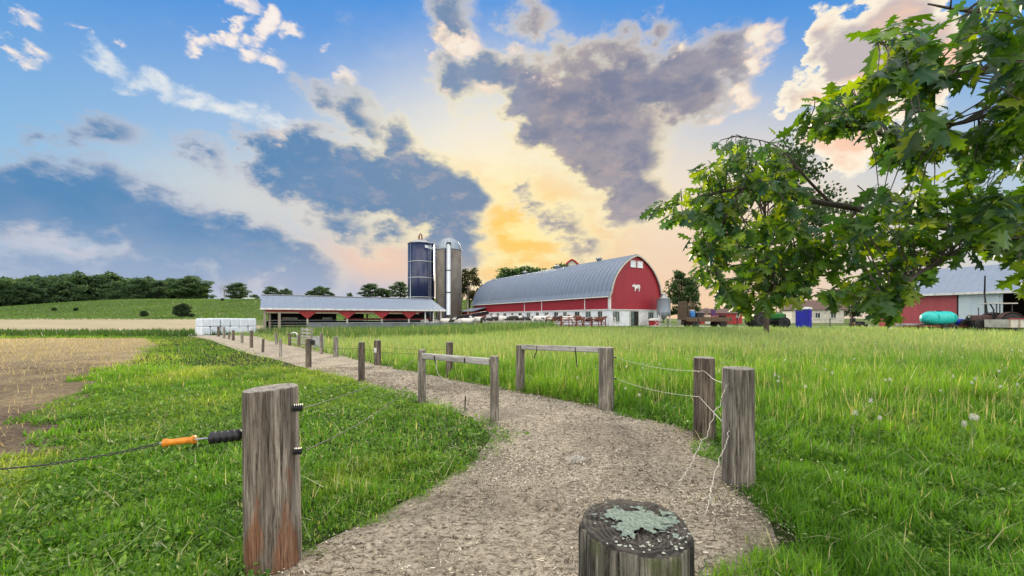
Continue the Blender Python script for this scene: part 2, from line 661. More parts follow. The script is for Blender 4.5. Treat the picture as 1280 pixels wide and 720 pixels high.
    # --- bright cumulus and streaks
    bright = [(258, 54, 40, 14, 20), (312, 66, 46, 18, 30), (296, 16, 42, 13, 8), (332, 34, 20, 32, 0), (350, 84, 22, 11, 15), (290, 40, 14, 26, 20),
              (45, 66, 70, 13, 12), (62, 86, 48, 10, 10), (36, 22, 44, 11, 25), (98, 32, 44, 11, 12), (122, 42, 20, 9, 30), (367, 44, 20, 12, 15), (160, 40, 12, 7, 0),
              (415, 66, 9, 6, 0), (425, 106, 34, 11, 8)]
    puffs = [(588, 52, 30, 20, 0), (645, 56, 32, 10, -10), (857, 58, 19, 13, 0), (958, 60, 30, 17, -30), (932, 108, 36, 14, -45), (556, 40, 10, 10, 0), (545, 68, 9, 9, 0), (686, 92, 10, 24, 22),
             (905, 140, 22, 8, -40), (628, 118, 24, 9, -30), (345, 178, 12, 7, 0), (575, 128, 10, 7, 0)]
    streak = [(205, 100, 60, 7, 22), (255, 120, 50, 9, 18), (300, 145, 46, 9, 35), (345, 165, 50, 8, 22), (150, 70, 60, 6, 30),
              (75, 302, 100, 11, 5), (165, 310, 60, 7, -4), (110, 375, 130, 10, 0), (330, 345, 60, 10, 5)]
    cum = [(1045, 62, 34, 40, -20), (1010, 112, 32, 38, 0), (1085, 75, 60, 70, 0), (1045, 160, 60, 60, 0), (1130, 60, 80, 90, 0)]
    nfl = mt('MULTIPLY', mt('SUBTRACT', nb.outputs['Fac'], .5), 38.0)
    Fb = mt('ADD', mt('SUBTRACT', field(P, bright, 16), 15.0), nfl)
    Fs = mt('ADD', mt('SUBTRACT', field(P, streak, 18), 12.0), mt('MULTIPLY', nfl, .35))
    c = mix(mt('MULTIPLY', step(-4, 16, Fs), .9), c, mix(step(.05, .35, el), srgb(196, 196, 212), srgb(238, 240, 238)))
    c = mix(mt('MULTIPLY', step(0, 13, Fb), .95), c, mix(step(6, 26, Fb), srgb(250, 236, 226), srgb(255, 248, 238)))
    Fc = mt('ADD', mt('SUBTRACT', field(P, cum, 22), 20.0), nfl)
    cin = mix(step(.42, .60, na.outputs['Fac']), srgb(252, 208, 180), srgb(196, 186, 188))
    c = mix(step(0, 9, Fc), c, mix(step(6, 40, Fc), srgb(255, 244, 222), cin))
    # --- dark cloud banks, lit at their rims
    dark = [(30, 248, 110, 42, 8), (130, 262, 90, 38, 20), (215, 295, 90, 34, 12), (300, 310, 90, 32, 14), (370, 340, 70, 28, 22), (180, 345, 240, 26, 0),
            (338, 205, 34, 24, 10), (376, 208, 52, 36, 0), (450, 232, 100, 42, 8), (525, 245, 70, 46, 12), (565, 262, 40, 46, 30), (566, 318, 36, 42, 0),
            (492, 182, 20, 26, -25), (440, 145, 38, 17, 38), (395, 125, 40, 6, 22), (425, 285, 42, 11, 18),
            (585, 105, 42, 26, 40), (630, 92, 55, 26, -8), (570, 20, 20, 20, 0),
            (700, 130, 60, 56, 0), (770, 105, 95, 46, 0), (850, 105, 70, 42, -18), (905, 82, 52, 24, -28), (765, 178, 70, 56, 20), (795, 240, 34, 44, 0), (665, 28, 26, 7, 10), (820, 40, 14, 7, 0),
            (670, 262, 26, 10, 30), (705, 275, 26, 12, 0), (725, 305, 26, 9, 20), (655, 240, 12, 5, 0),
            (150, 176, 60, 11, 8), (38, 166, 14, 4, 5), (252, 206, 20, 7, 12), (478, 300, 36, 11, 0), (100, 172, 30, 6, 10)]
    Fd = mt('ADD', mt('SUBTRACT', field(P, dark, 25), 9.5), nfl)
    alpha = step(-6, 18, Fd)
    cool = mix(step(-.75, -.1, az), srgb(84, 136, 184), srgb(112, 140, 174))
    cool = mix(mt('MULTIPLY', step(.22, .02, el), .75), cool, srgb(150, 166, 194))
    warm = mix(step(.38, .62, nc.outputs['Fac']), srgb(122, 128, 152), srgb(156, 150, 160))
    body = mix(step(-.1, .1, az), cool, warm)
    body = mix(mt('MULTIPLY', step(.44, .70, na.outputs['Fac']), .12), body, srgb(196, 192, 204))
    body = mix(mt('MULTIPLY', mt('MULTIPLY', step(.50, .66, nb.outputs['Fac']), prox), .22), body, srgb(250, 214, 186))
    rimc = mix(step(.15, .8, prox), srgb(236, 226, 220), srgb(255, 238, 190))
    rim = mt('MULTIPLY', step(28, 3, Fd), mt('MULTIPLY_ADD', prox, .85, .42))
    alpha = mt('MULTIPLY', alpha, mt('MULTIPLY_ADD', step(.20, .03, el), -.5, .96))
    c = mix(alpha, c, mix(rim, body, rimc))
    Fp = mt('ADD', mt('SUBTRACT', field(P, puffs, 14), 12.0), nfl)
    c = mix(mt('MULTIPLY', step(-1, 13, Fp), .92), c, mix(step(4, 24, Fp), srgb(250, 226, 204), srgb(255, 246, 228)))
    # --- unseen sky behind and above: cumulus made extra bright to light ground and fronts
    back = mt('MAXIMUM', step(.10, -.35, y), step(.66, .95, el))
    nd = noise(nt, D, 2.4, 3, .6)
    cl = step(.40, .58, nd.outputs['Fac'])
    bk = mix(cl, srgb(105, 170, 232), tuple(v * BACK_BOOST for v in srgb(255, 246, 232)))
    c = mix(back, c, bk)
    # --- below the horizon
    c = mix(step(.0, -.06, el), c, srgb(84, 92, 60))
    bg = nt.nodes.new('ShaderNodeBackground')
    L(c, bg.inputs[0])
    bg.inputs[1].default_value = .1
    out = nt.nodes.new('ShaderNodeOutputWorld')
    L(bg.outputs[0], out.inputs[0])


SUN_AZ, SUN_EL = R(2.0), R(13.5)                # the sun stands low behind the cloud over the barn
SUN_ROT = SUN_AZ
BACK_BOOST = 3.35  # brightness gain added to the unseen clouds as fill light
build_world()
sd = bpy.data.lights.new('sun', 'SUN')
sd.energy = 3.0
sd.angle = R(14)
sd.color = (1.0, .86, .66)
sun = bpy.data.objects.new('sun', sd)
COL.objects.link(sun)
sdir = Vector((math.sin(SUN_AZ) * math.cos(SUN_EL), math.cos(SUN_AZ) * math.cos(SUN_EL), math.sin(SUN_EL)))
sun.rotation_euler = (-sdir).to_track_quat('-Z', 'Y').to_euler()
# ------------------------------------------------------------------ value noise for placing things
class VN:
    def __init__(self, seed):
        self.t = np.random.default_rng(seed).random((256, 256))

    def __call__(self, x, y, s):
        x = np.asarray(x) * s
        y = np.asarray(y) * s
        xi, yi = np.floor(x).astype(int), np.floor(y).astype(int)
        fx, fy = x - xi, y - yi
        fx, fy = fx * fx * (3 - 2 * fx), fy * fy * (3 - 2 * fy)
        g = lambda a, b: self.t[a % 256, b % 256]
        return (g(xi, yi) * (1 - fx) + g(xi + 1, yi) * fx) * (1 - fy) + (g(xi, yi + 1) * (1 - fx) + g(xi + 1, yi + 1) * fx) * fy

    def fbm(self, x, y, s, o=3):
        v, a, t = 0, 1, 0
        for i in range(o):
            v = v + a * self(x + 13.7 * i, y - 7.1 * i, s)
            t += a
            a *= .5
            s *= 2.1
        return v / t


vn1, vn2, vn3 = VN(1), VN(2), VN(3)


def in_poly(x, y, poly):
    x, y = np.asarray(x), np.asarray(y)
    r = np.zeros(x.shape, bool)
    n = len(poly)
    for i in range(n):
        x1, y1 = poly[i]
        x2, y2 = poly[(i + 1) % n]
        if y1 == y2:
            continue
        c = ((y1 > y) != (y2 > y)) & (x < (x2 - x1) * (y - y1) / (y2 - y1) + x1)
        r ^= c
    return r


def gp(px, py):
    d = F * EYE / (py - HY)
    return ((px - CX) / F * d, d)


# ------------------------------------------------------------------ ground sheet
def ground_mat():
    m, nt, b = new_mat('meadow_soil')
    v = mapped(nt, kind='Object', shift=False)
    n1 = noise(nt, v, .25, 6, .65)
    n2 = noise(nt, v, 3.5, 6, .7)
    g1 = ramp(nt, n2.outputs[0], [(.3, (.035, .07, .014)), (.7, (.10, .16, .04))])
    g2 = ramp(nt, n2.outputs[0], [(.3, (.06, .085, .025)), (.7, (.16, .19, .07))])
    col = mixc(nt, ramp(nt, n1.outputs[0], [(.38, (0, 0, 0)), (.62, (1, 1, 1))]), g1, g2)
    g3 = ramp(nt, n2.outputs[0], [(.3, (.014, .022, .006)), (.7, (.042, .066, .018))])  # darker near soil, with the shade between blades put into its colour
    sp = nt.nodes.new('ShaderNodeSeparateXYZ')
    nt.links.new(v, sp.inputs[0])
    mr = nt.nodes.new('ShaderNodeMapRange')
    mr.inputs[1].default_value = 20
    mr.inputs[2].default_value = 55
    nt.links.new(sp.outputs[1], mr.inputs[0])
    col = mixc(nt, mr.outputs[0], g3, col)
    nt.links.new(col, b.inputs['Base Color'])
    b.inputs['Roughness'].default_value = .95
    b.inputs['Specular IOR Level'].default_value = .05
    bump(nt, b, n2.outputs[0], .8, .08)
    return m


def axis(lim0, lim1, near, ratio):
    a = [0.0]
    s = near
    while a[-1] < lim1:
        a.append(a[-1] + s)
        if a[-1] > 60:
            s *= ratio
    bneg = [0.0]
    s = near
    while bneg[-1] > lim0:
        bneg.append(bneg[-1] - s)
        if bneg[-1] < -60:
            s *= ratio
    return np.array(sorted(set(bneg + a)))


def grid_mesh(name, xs, ys, zf, mat):
    X, Y = np.meshgrid(xs, ys)
    V = np.stack([X, Y, zf(X, Y)], -1).reshape(-1, 3)
    nx, ny = len(xs), len(ys)
    i = np.arange(ny - 1)[:, None] * nx + np.arange(nx - 1)[None]
    Fq = np.stack([i, i + 1, i + nx + 1, i + nx], -1).reshape(-1, 4)
    return np_mesh(name, V, [Fq], mat, smooth=True)


gr = grid_mesh('ground', axis(-1600, 1600, 1.0, 1.12), axis(-40, 2400, 1.0, 1.08), ground_z, ground_mat())
tag(gr, 'rolling green farm ground with low hill rising on the left', 'ground', kind='structure')


# ------------------------------------------------------------------ the path
LEFT = [(-3.3, -3.5), (-2.6, -1), (-2.05, .8), gp(355, 718), gp(470, 660), gp(560, 610), gp(610, 575), gp(629, 546), gp(602, 522), gp(560, 510), gp(490, 488),
        gp(420, 468), gp(370, 455), gp(318, 441), gp(288, 431), gp(262, 423), gp(232, 419)]
RIGHT = [(1.6, -3.5), (1.45, -1), (1.32, .8), gp(952, 770), gp(945, 690), gp(930, 625), gp(890, 562), gp(850, 537), gp(770, 515), gp(700, 501), gp(640, 489.5),
         gp(560, 473), gp(480, 458.5), gp(430, 447), gp(390, 439), gp(345, 429), gp(318, 421)]


def resample(pts, n):
    p = np.array(pts)
    s = np.concatenate([[0], np.cumsum(np.hypot(*np.diff(p, axis=0).T))])
    t = np.linspace(0, 1, n) ** 1.5 * s[-1]
    return np.stack([np.interp(t, s, p[:, 0]), np.interp(t, s, p[:, 1])], 1)


def smooth_curve(p, k):
    for _ in range(k):
        q = p.copy()
        q[1:-1] = (p[:-2] + 2 * p[1:-1] + p[2:]) / 4
        p = q
    return p


NL = 460
Lc, Rc = smooth_curve(resample(LEFT, NL), 6), smooth_curve(resample(RIGHT, NL), 6)
PATH_POLY = [tuple(p) for p in Lc[::4]] + [tuple(p) for p in Rc[::-4]]


def path_mat():
    m, nt, b = new_mat('trodden_wood_chip')
    v = mapped(nt, kind='Object', shift=False)
    n1 = noise(nt, v, 1.3, 5, .6)
    n2 = noise(nt, mapped(nt, (1, 1.5, 1), kind='Object', shift=False), 21, 8, .76, .7)
    n3 = noise(nt, v, 90, 4, .7)
    c = ramp(nt, n2.outputs[0], [(.36, (.05, .04, .032)), (.43, (.26, .215, .16)), (.50, (.62, .53, .40)), (.62, (.86, .77, .62))])
    c = mixc(nt, ramp(nt, n1.outputs[0], [(.38, (.6, .6, .6)), (.52, (0, 0, 0))]), c, mixc(nt, n2.outputs[0], (.10, .08, .058), (.52, .45, .35)))
    nt.links.new(c, b.inputs['Base Color'])
    b.inputs['Roughness'].default_value = .95
    b.inputs['Specular IOR Level'].default_value = .1
    h = nt.nodes.new('ShaderNodeMath')
    h.operation = 'ADD'
    nt.links.new(n2.outputs[0], h.inputs[0])
    nt.links.new(n3.outputs[0], h.inputs[1])
    bump(nt, b, h.outputs[0], 1.0, .06)
    return m


def build_path():
    nw = 120
    t = np.linspace(-.16, 1.12, nw)
    P = Lc[:, None, :] * (1 - t)[None, :, None] + Rc[:, None, :] * t[None, :, None]
    x, y = P[..., 0], P[..., 1]
    edge = np.minimum(t, 1 - t)[None]
    z = ground_z(x, y) + .026 * ss(-.10, .06, edge) - .012 * ss(-.14, -.22, edge) - .004
    amp = ss(0, .1, edge)
    z = z + amp * (.035 * (vn1.fbm(x, y, 1.1, 3) - .5) + .030 * (vn2.fbm(x, y, 5.0, 3) - .5) + .012 * (vn3(x, y, 26) - .5)) + .012 * amp
    far = ss(14, 26, y)
    z = z + far * .03
    V = np.stack([x, y, z], -1).reshape(-1, 3)
    i = np.arange(NL - 1)[:, None] * nw + np.arange(nw - 1)[None]
    Fq = np.stack([i, i + 1, i + nw + 1, i + nw], -1).reshape(-1, 4)
    o = np_mesh('path', V, [Fq], path_mat(), smooth=True)
    tag(o, 'pale wood chip lane trodden between the post rows', 'path', kind='structure')


build_path()

# ------------------------------------------------------------------ fields on the left
FIELD_EDGE = [gp(0, 576), gp(25, 556), gp(62, 506), gp(105, 484), gp(142, 460), gp(172, 441), gp(186, 431), gp(180, 423.5)]
FIELD = [(-5.4, -4), (-5.6, 3)] + FIELD_EDGE + [(-60, 32.5), (-120, 33), (-120, -4)]


def overlay(name, poly, step_, off, mat, label, cat):
    """a sheet that follows the ground inside a polygon"""
    p = np.array(poly)
    xs = np.arange(p[:, 0].min(), p[:, 0].max() + step_, step_)
    ys = np.arange(p[:, 1].min(), p[:, 1].max() + step_, step_)
    X, Y = np.meshgrid(xs, ys)
    keep = in_poly(X, Y, poly)
    Z = ground_z(X, Y) + off
    nx = len(xs)
    i = np.arange(len(ys) - 1)[:, None] * nx + np.arange(nx - 1)[None]
    Fq = np.stack([i, i + 1, i + nx + 1, i + nx], -1).reshape(-1, 4)
    k = keep.reshape(-1)
    Fq = Fq[k[Fq].any(1)]
    used = np.unique(Fq)
    mp = np.full(X.size, -1)
    mp[used] = np.arange(len(used))
    V = np.stack([X, Y, Z], -1).reshape(-1, 3)[used]
    o = np_mesh(name, V, [mp[Fq]], mat, smooth=True)
    return tag(o, label, cat, kind='structure')


def soil_mat():
    m, nt, b = new_mat('straw_littered_soil')
    v = mapped(nt, kind='Object', shift=False)
    n1 = noise(nt, v, .45, 9, .78)
    n2 = noise(nt, mapped(nt, (1, 2.2, 1), shift=False), 7, 7, .7, .3)
    sp = nt.nodes.new('ShaderNodeSeparateXYZ')
    nt.links.new(v, sp.inputs[0])
    mr = nt.nodes.new('ShaderNodeMapRange')
    mr.inputs[1].default_value = 4
    mr.inputs[2].default_value = 26
    mr.inputs[3].default_value = -.13
    mr.inputs[4].default_value = .20
    nt.links.new(sp.outputs[1], mr.inputs[0])
    ad = nt.nodes.new('ShaderNodeMath')
    nt.links.new(n1.outputs[0], ad.inputs[0])
    nt.links.new(mr.outputs[0], ad.inputs[1])
    soil = ramp(nt, n2.outputs[0], [(.3, (.05, .036, .028)), (.55, (.13, .095, .07)), (.75, (.26, .20, .14))])
    straw = ramp(nt, n2.outputs[0], [(.3, (.17, .12, .075)), (.5, (.36, .28, .16)), (.7, (.52, .43, .25))])
    c = mixc(nt, ramp(nt, ad.outputs[0], [(.36, (0, 0, 0)), (.64, (1, 1, 1))]), soil, straw)
    nt.links.new(c, b.inputs['Base Color'])
    b.inputs['Roughness'].default_value = .95
    b.inputs['Specular IOR Level'].default_value = .1
    bump(nt, b, n2.outputs[0], 1.0, .08)
    return m


overlay('ploughed_field', FIELD, .5, .02, soil_mat(), 'brown ploughed field littered with pale straw', 'field')
STUB = [(-140, 46.5), (-60, 46), (-36, 45.5), (-33, 52), (-48, 70), (-63, 92), (-110, 95), (-260, 96), (-260, 60)]
overlay('stubble_field', STUB, 2.0, .08, pm('dry_stubble', (.42, .36, .24), (.27, .23, .14), .5, stretch=(.3, 2.5, 1), rough=.95, spec=.05), 'wide strip of pale dry stubble below the hill', 'field')
YARD = [(-10, 49.5), (13, 51.2), (18.5, 55), (13.5, 58.5), (-9, 97), (-26, 90), (-24, 66), (-16, 53)]
overlay('cattle_yard', YARD, 1.0, .03, pm('trodden_mud', (.16, .125, .095), (.08, .062, .05), 1.5, rough=.9, bmp=.5), 'trodden brown cattle yard beside the red barn', 'yard')
ROAD = [(17, 51.5), (24, 48.8), (34, 47.2), (48, 45.8), (80, 43.8), (80, 50.5), (50, 51.5), (34, 53.0), (26, 57.0), (22, 60)]
overlay('gravel_road', ROAD, .8, .035, pm('pale_gravel', (.50, .47, .43), (.36, .34, .31), 3, rough=.95, bmp=.3, c3=(.28, .26, .24)), 'pale gravel farm road behind the meadow', 'road')
overlay('shed_apron', [(-30.5, 38.2), (-24, 40.5), (-21, 47), (-27, 52), (-38, 47)], .6, .045, pm('apron_concrete', (.42, .39, .35), (.28, .26, .23), 2, rough=.9), 'pale trodden concrete apron at the shed end', 'apron')


# ------------------------------------------------------------------ grass: one blade = 2 quads and a tip
def blades(name, x, y, h, w, yaw, lean, bend, col, label, z0=None, segs=2):
    n = len(x)
    z = ground_z(x, y) - .012 if z0 is None else z0
    base = np.stack([x, y, z], 1)
    side = np.stack([np.cos(yaw), np.sin(yaw), np.zeros(n)], 1)
    fw = np.stack([-np.sin(yaw), np.cos(yaw), np.zeros(n)], 1)
    up = np.array([0, 0, 1.0])

    def pt(t):
        a = lean + bend * t
        return base + (h * t)[:, None] * (fw * np.sin(a)[:, None] + up * np.cos(a)[:, None])
    ts = [0, .5, 1.0] if segs == 2 else [0, 1.0]
    V = []
    for t, k in zip(ts[:-1], [1.0, .8]):
        p = pt(np.full(n, t))
        V += [p - side * (w * k / 2)[:, None], p + side * (w * k / 2)[:, None]]
    V.append(pt(np.ones(n)))
    k = len(V)
    verts = np.stack(V, 1).reshape(-1, 3)
    b0 = np.arange(n)[:, None] * k
    faces = []
    if segs == 2:
        faces.append(b0 + np.array([[0, 1, 3, 2]]))
        faces.append(b0 + np.array([[2, 3, 4]]))
    else:
        faces.append(b0 + np.array([[0, 1, 2]]))
    cc = np.repeat(col, k, axis=0)
    o = np_mesh(name, verts, faces, M['grass'], cols=cc)
    tag(o, label, 'grass', kind='stuff')
    return o


def wedge(n, d0, d1, pw, rng, spread=1.42):
    """points in the ground wedge before the lens; density falls with distance"""
    u = rng.random(n)
    d = (d0 ** pw + u * (d1 ** pw - d0 ** pw)) ** (1 / pw)
    x = (rng.random(n) * 2 - 1) * spread * d
    return x, d


def near_path(x, y, j=.17):
    jx = x + (vn1(x, y, 1.7) - .5) * 2 * j * 1.9 + (vn2(x, y, 6) - .5) * j * 1.5 + (vn3(x * 3, y * 3, 9) - .5) * .12
    return in_poly(jx, y, PATH_POLY)


NOGO = []


def allowed(x, y):
    ok = ~near_path(x, y)
    ok &= ~in_poly(x + (vn2(x, y, 1.2) - .5) * .7 + (vn1(x, y, 4) - .5) * .5, y + (vn3(x, y, 1.2) - .5) * .5, FIELD)
    ok &= ~in_poly(x, y, YARD) & ~in_poly(x, y, ROAD) & ~in_poly(x, y, STUB)
    for p in NOGO:
        ok &= ~in_poly(x, y, p)
    return ok


SHED_POLY = [(-27, 41), (-8.8, 52), (-14, 61), (-32, 51)]
NOGO.append(SHED_POLY)


def lerp(a, b, t):
    return np.array(a)[None] * (1 - t)[:, None] + np.array(b)[None] * t[:, None]


def turf(rng, n, d0, d1, pw, name, label, segs=2, hk=1.0):
    x, y = wedge(n, d0, d1, pw, rng)
    ok = allowed(x, y)
    x, y = x[ok], y[ok]
    n = len(x)
    d = np.hypot(x, y)
    lx = np.interp(y, Lc[:, 1], Lc[:, 0])
    rx = np.interp(y, Rc[:, 1], Rc[:, 0])
    right = x > (lx + rx) / 2
    p1, p2, p3 = vn1.fbm(x, y, .35, 3), vn2.fbm(x, y, 1.4, 3), vn3.fbm(x, y, .12, 2)
    clump = vn3(x, y, 5.5)
    r = rng.random(n)
    # right-hand side: short rich turf beside the lane, then an unmown meadow
    tall = np.where(right, ss(4.5, 9.0, y + (p1 - .5) * 4), 0) * ss(48, 38, y)
    h = np.where(right, .10 + .10 * p2, .05 + .075 * p2) * (.6 + .8 * r) * (.45 + 1.1 * clump)
    h = h * (1 + 1.3 * tall)
    # deep weeds along the far right side of the lane, before the feed bunk
    weed = in_poly(x, y, [(-16, 29), (-3, 33), (1, 37), (5, 42), (5, 49.5), (-10, 49), (-25.5, 39.5), (-19.5, 34)])
    h = np.where(weed, (.62 + .6 * p1) * (.6 + .6 * r), h)
    edge = np.minimum(np.abs(x - lx), np.abs(x - rx))
    h *= .55 + .45 * ss(0, .5, edge)
    strip = (~right) & (x < lx - 1.2)
    h = np.where(strip, h * (1 + .9 * ss(6, 14, y) * ss(.35, .65, p3 * .6 + p1 * .4)), h)
    h *= hk
    w = (.0052 + .0034 * rng.random(n)) * np.maximum(1, d / 2.6) ** .80
    yaw = rng.random(n) * 2 * math.pi
    lean = rng.normal(0, .50, n) + np.where(right, .0, .25 * (clump - .3))
    bend = rng.normal(.75, .5, n) * (1 - .5 * tall)
    g_dark, g_mid, g_lite, g_yel = (.048, .135, .009), (.11, .245, .016), (.20, .32, .032), (.30, .35, .06)
    t = np.clip(.15 + 1.2 * (p2 - .3) + .35 * (r - .5), 0, 1)
    col = lerp(g_dark, g_mid, t)
    mid = np.clip((p1 - .42) * 2.2 + (rng.random(n) - .5) * .7, 0, 1)
    col = col * (1 - mid[:, None] * .65) + np.array(g_lite) * mid[:, None] * .65
    # the mown yellowish swath beyond the gate handle, meadow paling with distance
    lane_off = lx - x
    sw = (~right) * np.clip(ss(2.4, 4.2, y) * ss(9.5, 5.0, y) * ss(.6, 1.6, lane_off) * ss(.30, .55, p1), 0, 1)
    sw2 = (~right) * ss(8, 12, y) * ss(.44, .62, vn2.fbm(x * 1.0, y * .22, .45, 2)) * .8
    yl = np.clip(np.maximum(sw, sw2) * (.5 + .8 * rng.random(n)), 0, 1)[:, None]
    col = col * (1 - yl) + np.array(g_yel) * yl
    pale = (tall * ss(7, 26, y) * (.62 + .9 * (p3 - .2)))[:, None].clip(0, .9)
    col = col * (1 - pale) + np.array((.235, .31, .13)) * pale
    dk = weed[:, None] * .75
    col = col * (1 - dk) + (np.array((.05, .11, .028)) * (.7 + .8 * p2[:, None])) * dk
    bank = ((~right) & (lane_off < 3.5) & (y > 9))[:, None] * .35
    col = col * (1 - bank) + np.array((.07, .15, .02)) * bank
    dry = (rng.random(n) < np.where(right, .02 + .05 * tall, .045))[:, None]
    col = np.where(dry, np.array((.42, .37, .20)) * (.7 + .5 * rng.random((n, 1))), col)
    col = col * (1.08 + .55 * rng.random((n, 1)))
    if segs == 1:
        h *= 1.0
    blades(name, x, y, h, w, yaw, lean, bend, col, label, segs=segs)


def build_grass():
    rng = np.random.default_rng(5)
    turf(rng, 175000, .7, 4.6, 1.45, 'grass', 'short green turf growing close beside the near lane')
    turf(rng, 190000, 4.6, 13, 1.25, 'grass', 'green grass of the middle distance on both sides of the lane')
    turf(rng, 190000, 13, 50, 1.15, 'grass', 'far meadow grass running up to the farmyard', segs=1)
    # hill and far slopes: coarse tufts
    n = 110000
    x = rng.uniform(-230, 40, n)
    y = rng.uniform(90, 185, n)
    ok = np.abs(x / y) < 1.5
    x, y = x[ok], y[ok]
    n = len(x)
    p = vn1.fbm(x, y, .035, 3)
    q = vn2.fbm(x * .35, y, .16, 2)
    col = lerp((.090, .165, .046), (.115, .20, .055), np.clip((p - .3) * 1.6 + (q - .5) * 1.2, 0, 1)) * (.95 + .2 * rng.random((n, 1)))
    blades('grass', x, y, .20 + .22 * rng.random(n), .28 + .25 * rng.random(n), rng.random(n) * 6.28, rng.normal(0, .4, n), rng.normal(.4, .4, n), col, 'rough green grass covering the low hill', segs=1)
    # far dark grass bank between the two fields
    n = 9000
    x = rng.uniform(-75, -27, n)
    y = rng.uniform(35, 45.5, n) + (x + 30) * .02
    ok = ~in_poly(x, y, FIELD) & ~near_path(x, y)
    x, y = x[ok], y[ok]
    n = len(x)
    col = lerp((.035, .085, .016), (.075, .15, .03), rng.random(n))
    blades('grass', x, y, .25 + .45 * rng.random(n), .10 + .08 * rng.random(n), rng.random(n) * 6.28, rng.normal(0, .4, n), rng.normal(.4, .4, n), col, 'dark green grass bank dividing the two pale fields', segs=1)
    # seed stalks standing out of the meadow on the right
    n = 3800
    x, y = wedge(n * 3, 5.5, 22, 1.1, rng)
    ok = allowed(x, y) & (x > np.interp(y, Rc[:, 1], Rc[:, 0]) + 1.0) & (vn1.fbm(x, y, .5, 2) > .42)
    x, y = x[ok][:n], y[ok][:n]
    n = len(x)
    col = lerp((.36, .36, .15), (.56, .52, .30), rng.random(n))
    blades('seed_stalks', x, y, .30 + .24 * rng.random(n), .0055 * np.maximum(1, y / 4) ** .7, rng.random(n) * 6.28, rng.normal(0, .10, n), rng.normal(.12, .15, n), col, 'thin pale seed stalks standing up from the right meadow')
    # long cut stems lying on the turf
    n = 1100
    x, y = wedge(n * 2, .9, 7, 1.4, rng)
    ok = allowed(x, y)
    x, y = x[ok][:n], y[ok][:n]
    n = len(x)
    col = lerp((.22, .30, .11), (.46, .45, .26), rng.random(n))
    blades('cut_stems', x, y, .14 + .26 * rng.random(n), .004 + .004 * rng.random(n), rng.random(n) * 6.28, rng.normal(1.0, .3, n), rng.normal(.55, .4, n), col, 'loose pale cut stems lying over the turf', z0=ground_z(x, y) + .04 + .07 * rng.random(n))
    # straw on the ploughed field
    n = 42000
    x, y = wedge(n * 3, 3.5, 33, 1.2, rng)
    ok = in_poly(x, y, FIELD) & (x > -1.35 * y)
    x, y = x[ok], y[ok]
    keep = rng.random(len(x)) < (.22 + .78 * ss(6, 22, y + (vn1.fbm(x, y, .3, 3) - .5) * 16))
    x, y = x[keep], y[keep]
    n = len(x)
    col = lerp((.34, .26, .14), (.66, .55, .33), rng.random(n))
    gsel = (rng.random(n) < .10)[:, None]
    col = np.where(gsel, np.array((.10, .18, .04)), col)
    blades('straw', x, y, .10 + .16 * rng.random(n), .006 * np.maximum(1, y / 3) ** .75, rng.random(n) * 6.28, rng.normal(.75, .45, n), rng.normal(.5, .4, n), col, 'pale straw scattered over the brown ploughed field', segs=1)
    # fibres on the lane
    n = 120000
    x, y = wedge(n * 4, .7, 13, 1.35, rng, .9)
    ok = near_path(x + rng.normal(0, .05, len(x)), y)
    x, y = x[ok][:n], y[ok][:n]
    keep = rng.random(len(x)) < np.clip(2.6 * (vn2.fbm(x, y, 1.1, 4) - .28), .06, 1)
    x, y = x[keep], y[keep]
    m = 5200
    hx, hy = gp(720, 580)
    ex, ey = wedge(m * 3, .7, 11, 1.3, rng, .9)
    k2 = near_path(ex, ey) & (vn3.fbm(ex, ey, 1.4, 3) > .42)
    ex, ey = ex[k2][:m], ey[k2][:m]
    ph = rng.random(700) * 6.283
    rr = np.where(rng.random(700) < .55, .17 + .07 * rng.normal(0, 1, 700), .09 * np.abs(rng.normal(0, 1, 700)))
    hx2, hy2 = hx + rr * np.cos(ph) * 1.1, hy + rr * np.sin(ph)
    nb0 = len(x)
    x = np.concatenate([x, ex, hx2])
    y = np.concatenate([y, ey, hy2])
    n = len(x)
    big = np.zeros(n, bool)
    big[nb0:nb0 + len(ex)] = True
    heap_pale = np.zeros(n, bool)
    heap_pale[nb0 + len(ex):] = rr < .11
    heap_dark = np.zeros(n, bool)
    heap_dark[nb0 + len(ex):] = rr >= .11
    L = (.007 + .024 * rng.random(n) ** 2.5) * np.maximum(1, y / 4) ** .5
    wd = (.0028 + .0045 * rng.random(n)) * np.maximum(1, y / 3) ** .6
    L = np.where(big, L * 1.9 + .012, L) * np.where(heap_pale, 1.8, 1)
    wd = np.where(big, wd * 1.3, wd)
    yw = rng.random(n) * 6.28
    zz = ground_z(x, y) + .034 + .022 * rng.random(n) + .035 * (vn1.fbm(x, y, 1.1, 3) - .5) + .03 * (vn2.fbm(x, y, 5.0, 3) - .5)
    a = np.stack([np.cos(yw), np.sin(yw), rng.normal(0, .22, n)], 1) * L[:, None] / 2
    s = np.stack([-np.sin(yw), np.cos(yw), rng.normal(0, .3, n)], 1) * wd[:, None] / 2
    c = np.stack([x, y, zz], 1)
    V = np.stack([c - a - s, c + a - s * .6, c + a * .9 + s, c - a * .8 + s], 1).reshape(-1, 3)
    Fq = np.arange(n)[:, None] * 4 + np.array([[0, 1, 2, 3]])
    t = rng.random(n)
    col = lerp((.52, .44, .33), (.80, .71, .57), t)
    drk = (rng.random(n) < .34 + .30 * (vn3.fbm(x, y, 1.3, 2) > .55))[:, None]
    wear = ss(.50, .66, vn1.fbm(x, y, .9, 4))[:, None] * .6
    col = col * (1 - wear) + np.array((.20, .16, .115)) * wear
    col = np.where(drk, np.array((.10, .078, .058)) * (.6 + .8 * rng.random((n, 1))), col)
    col = np.where((big & (rng.random(n) < .8))[:, None] | heap_dark[:, None], np.array((.085, .066, .05)) * (.5 + .9 * rng.random((n, 1))), col)
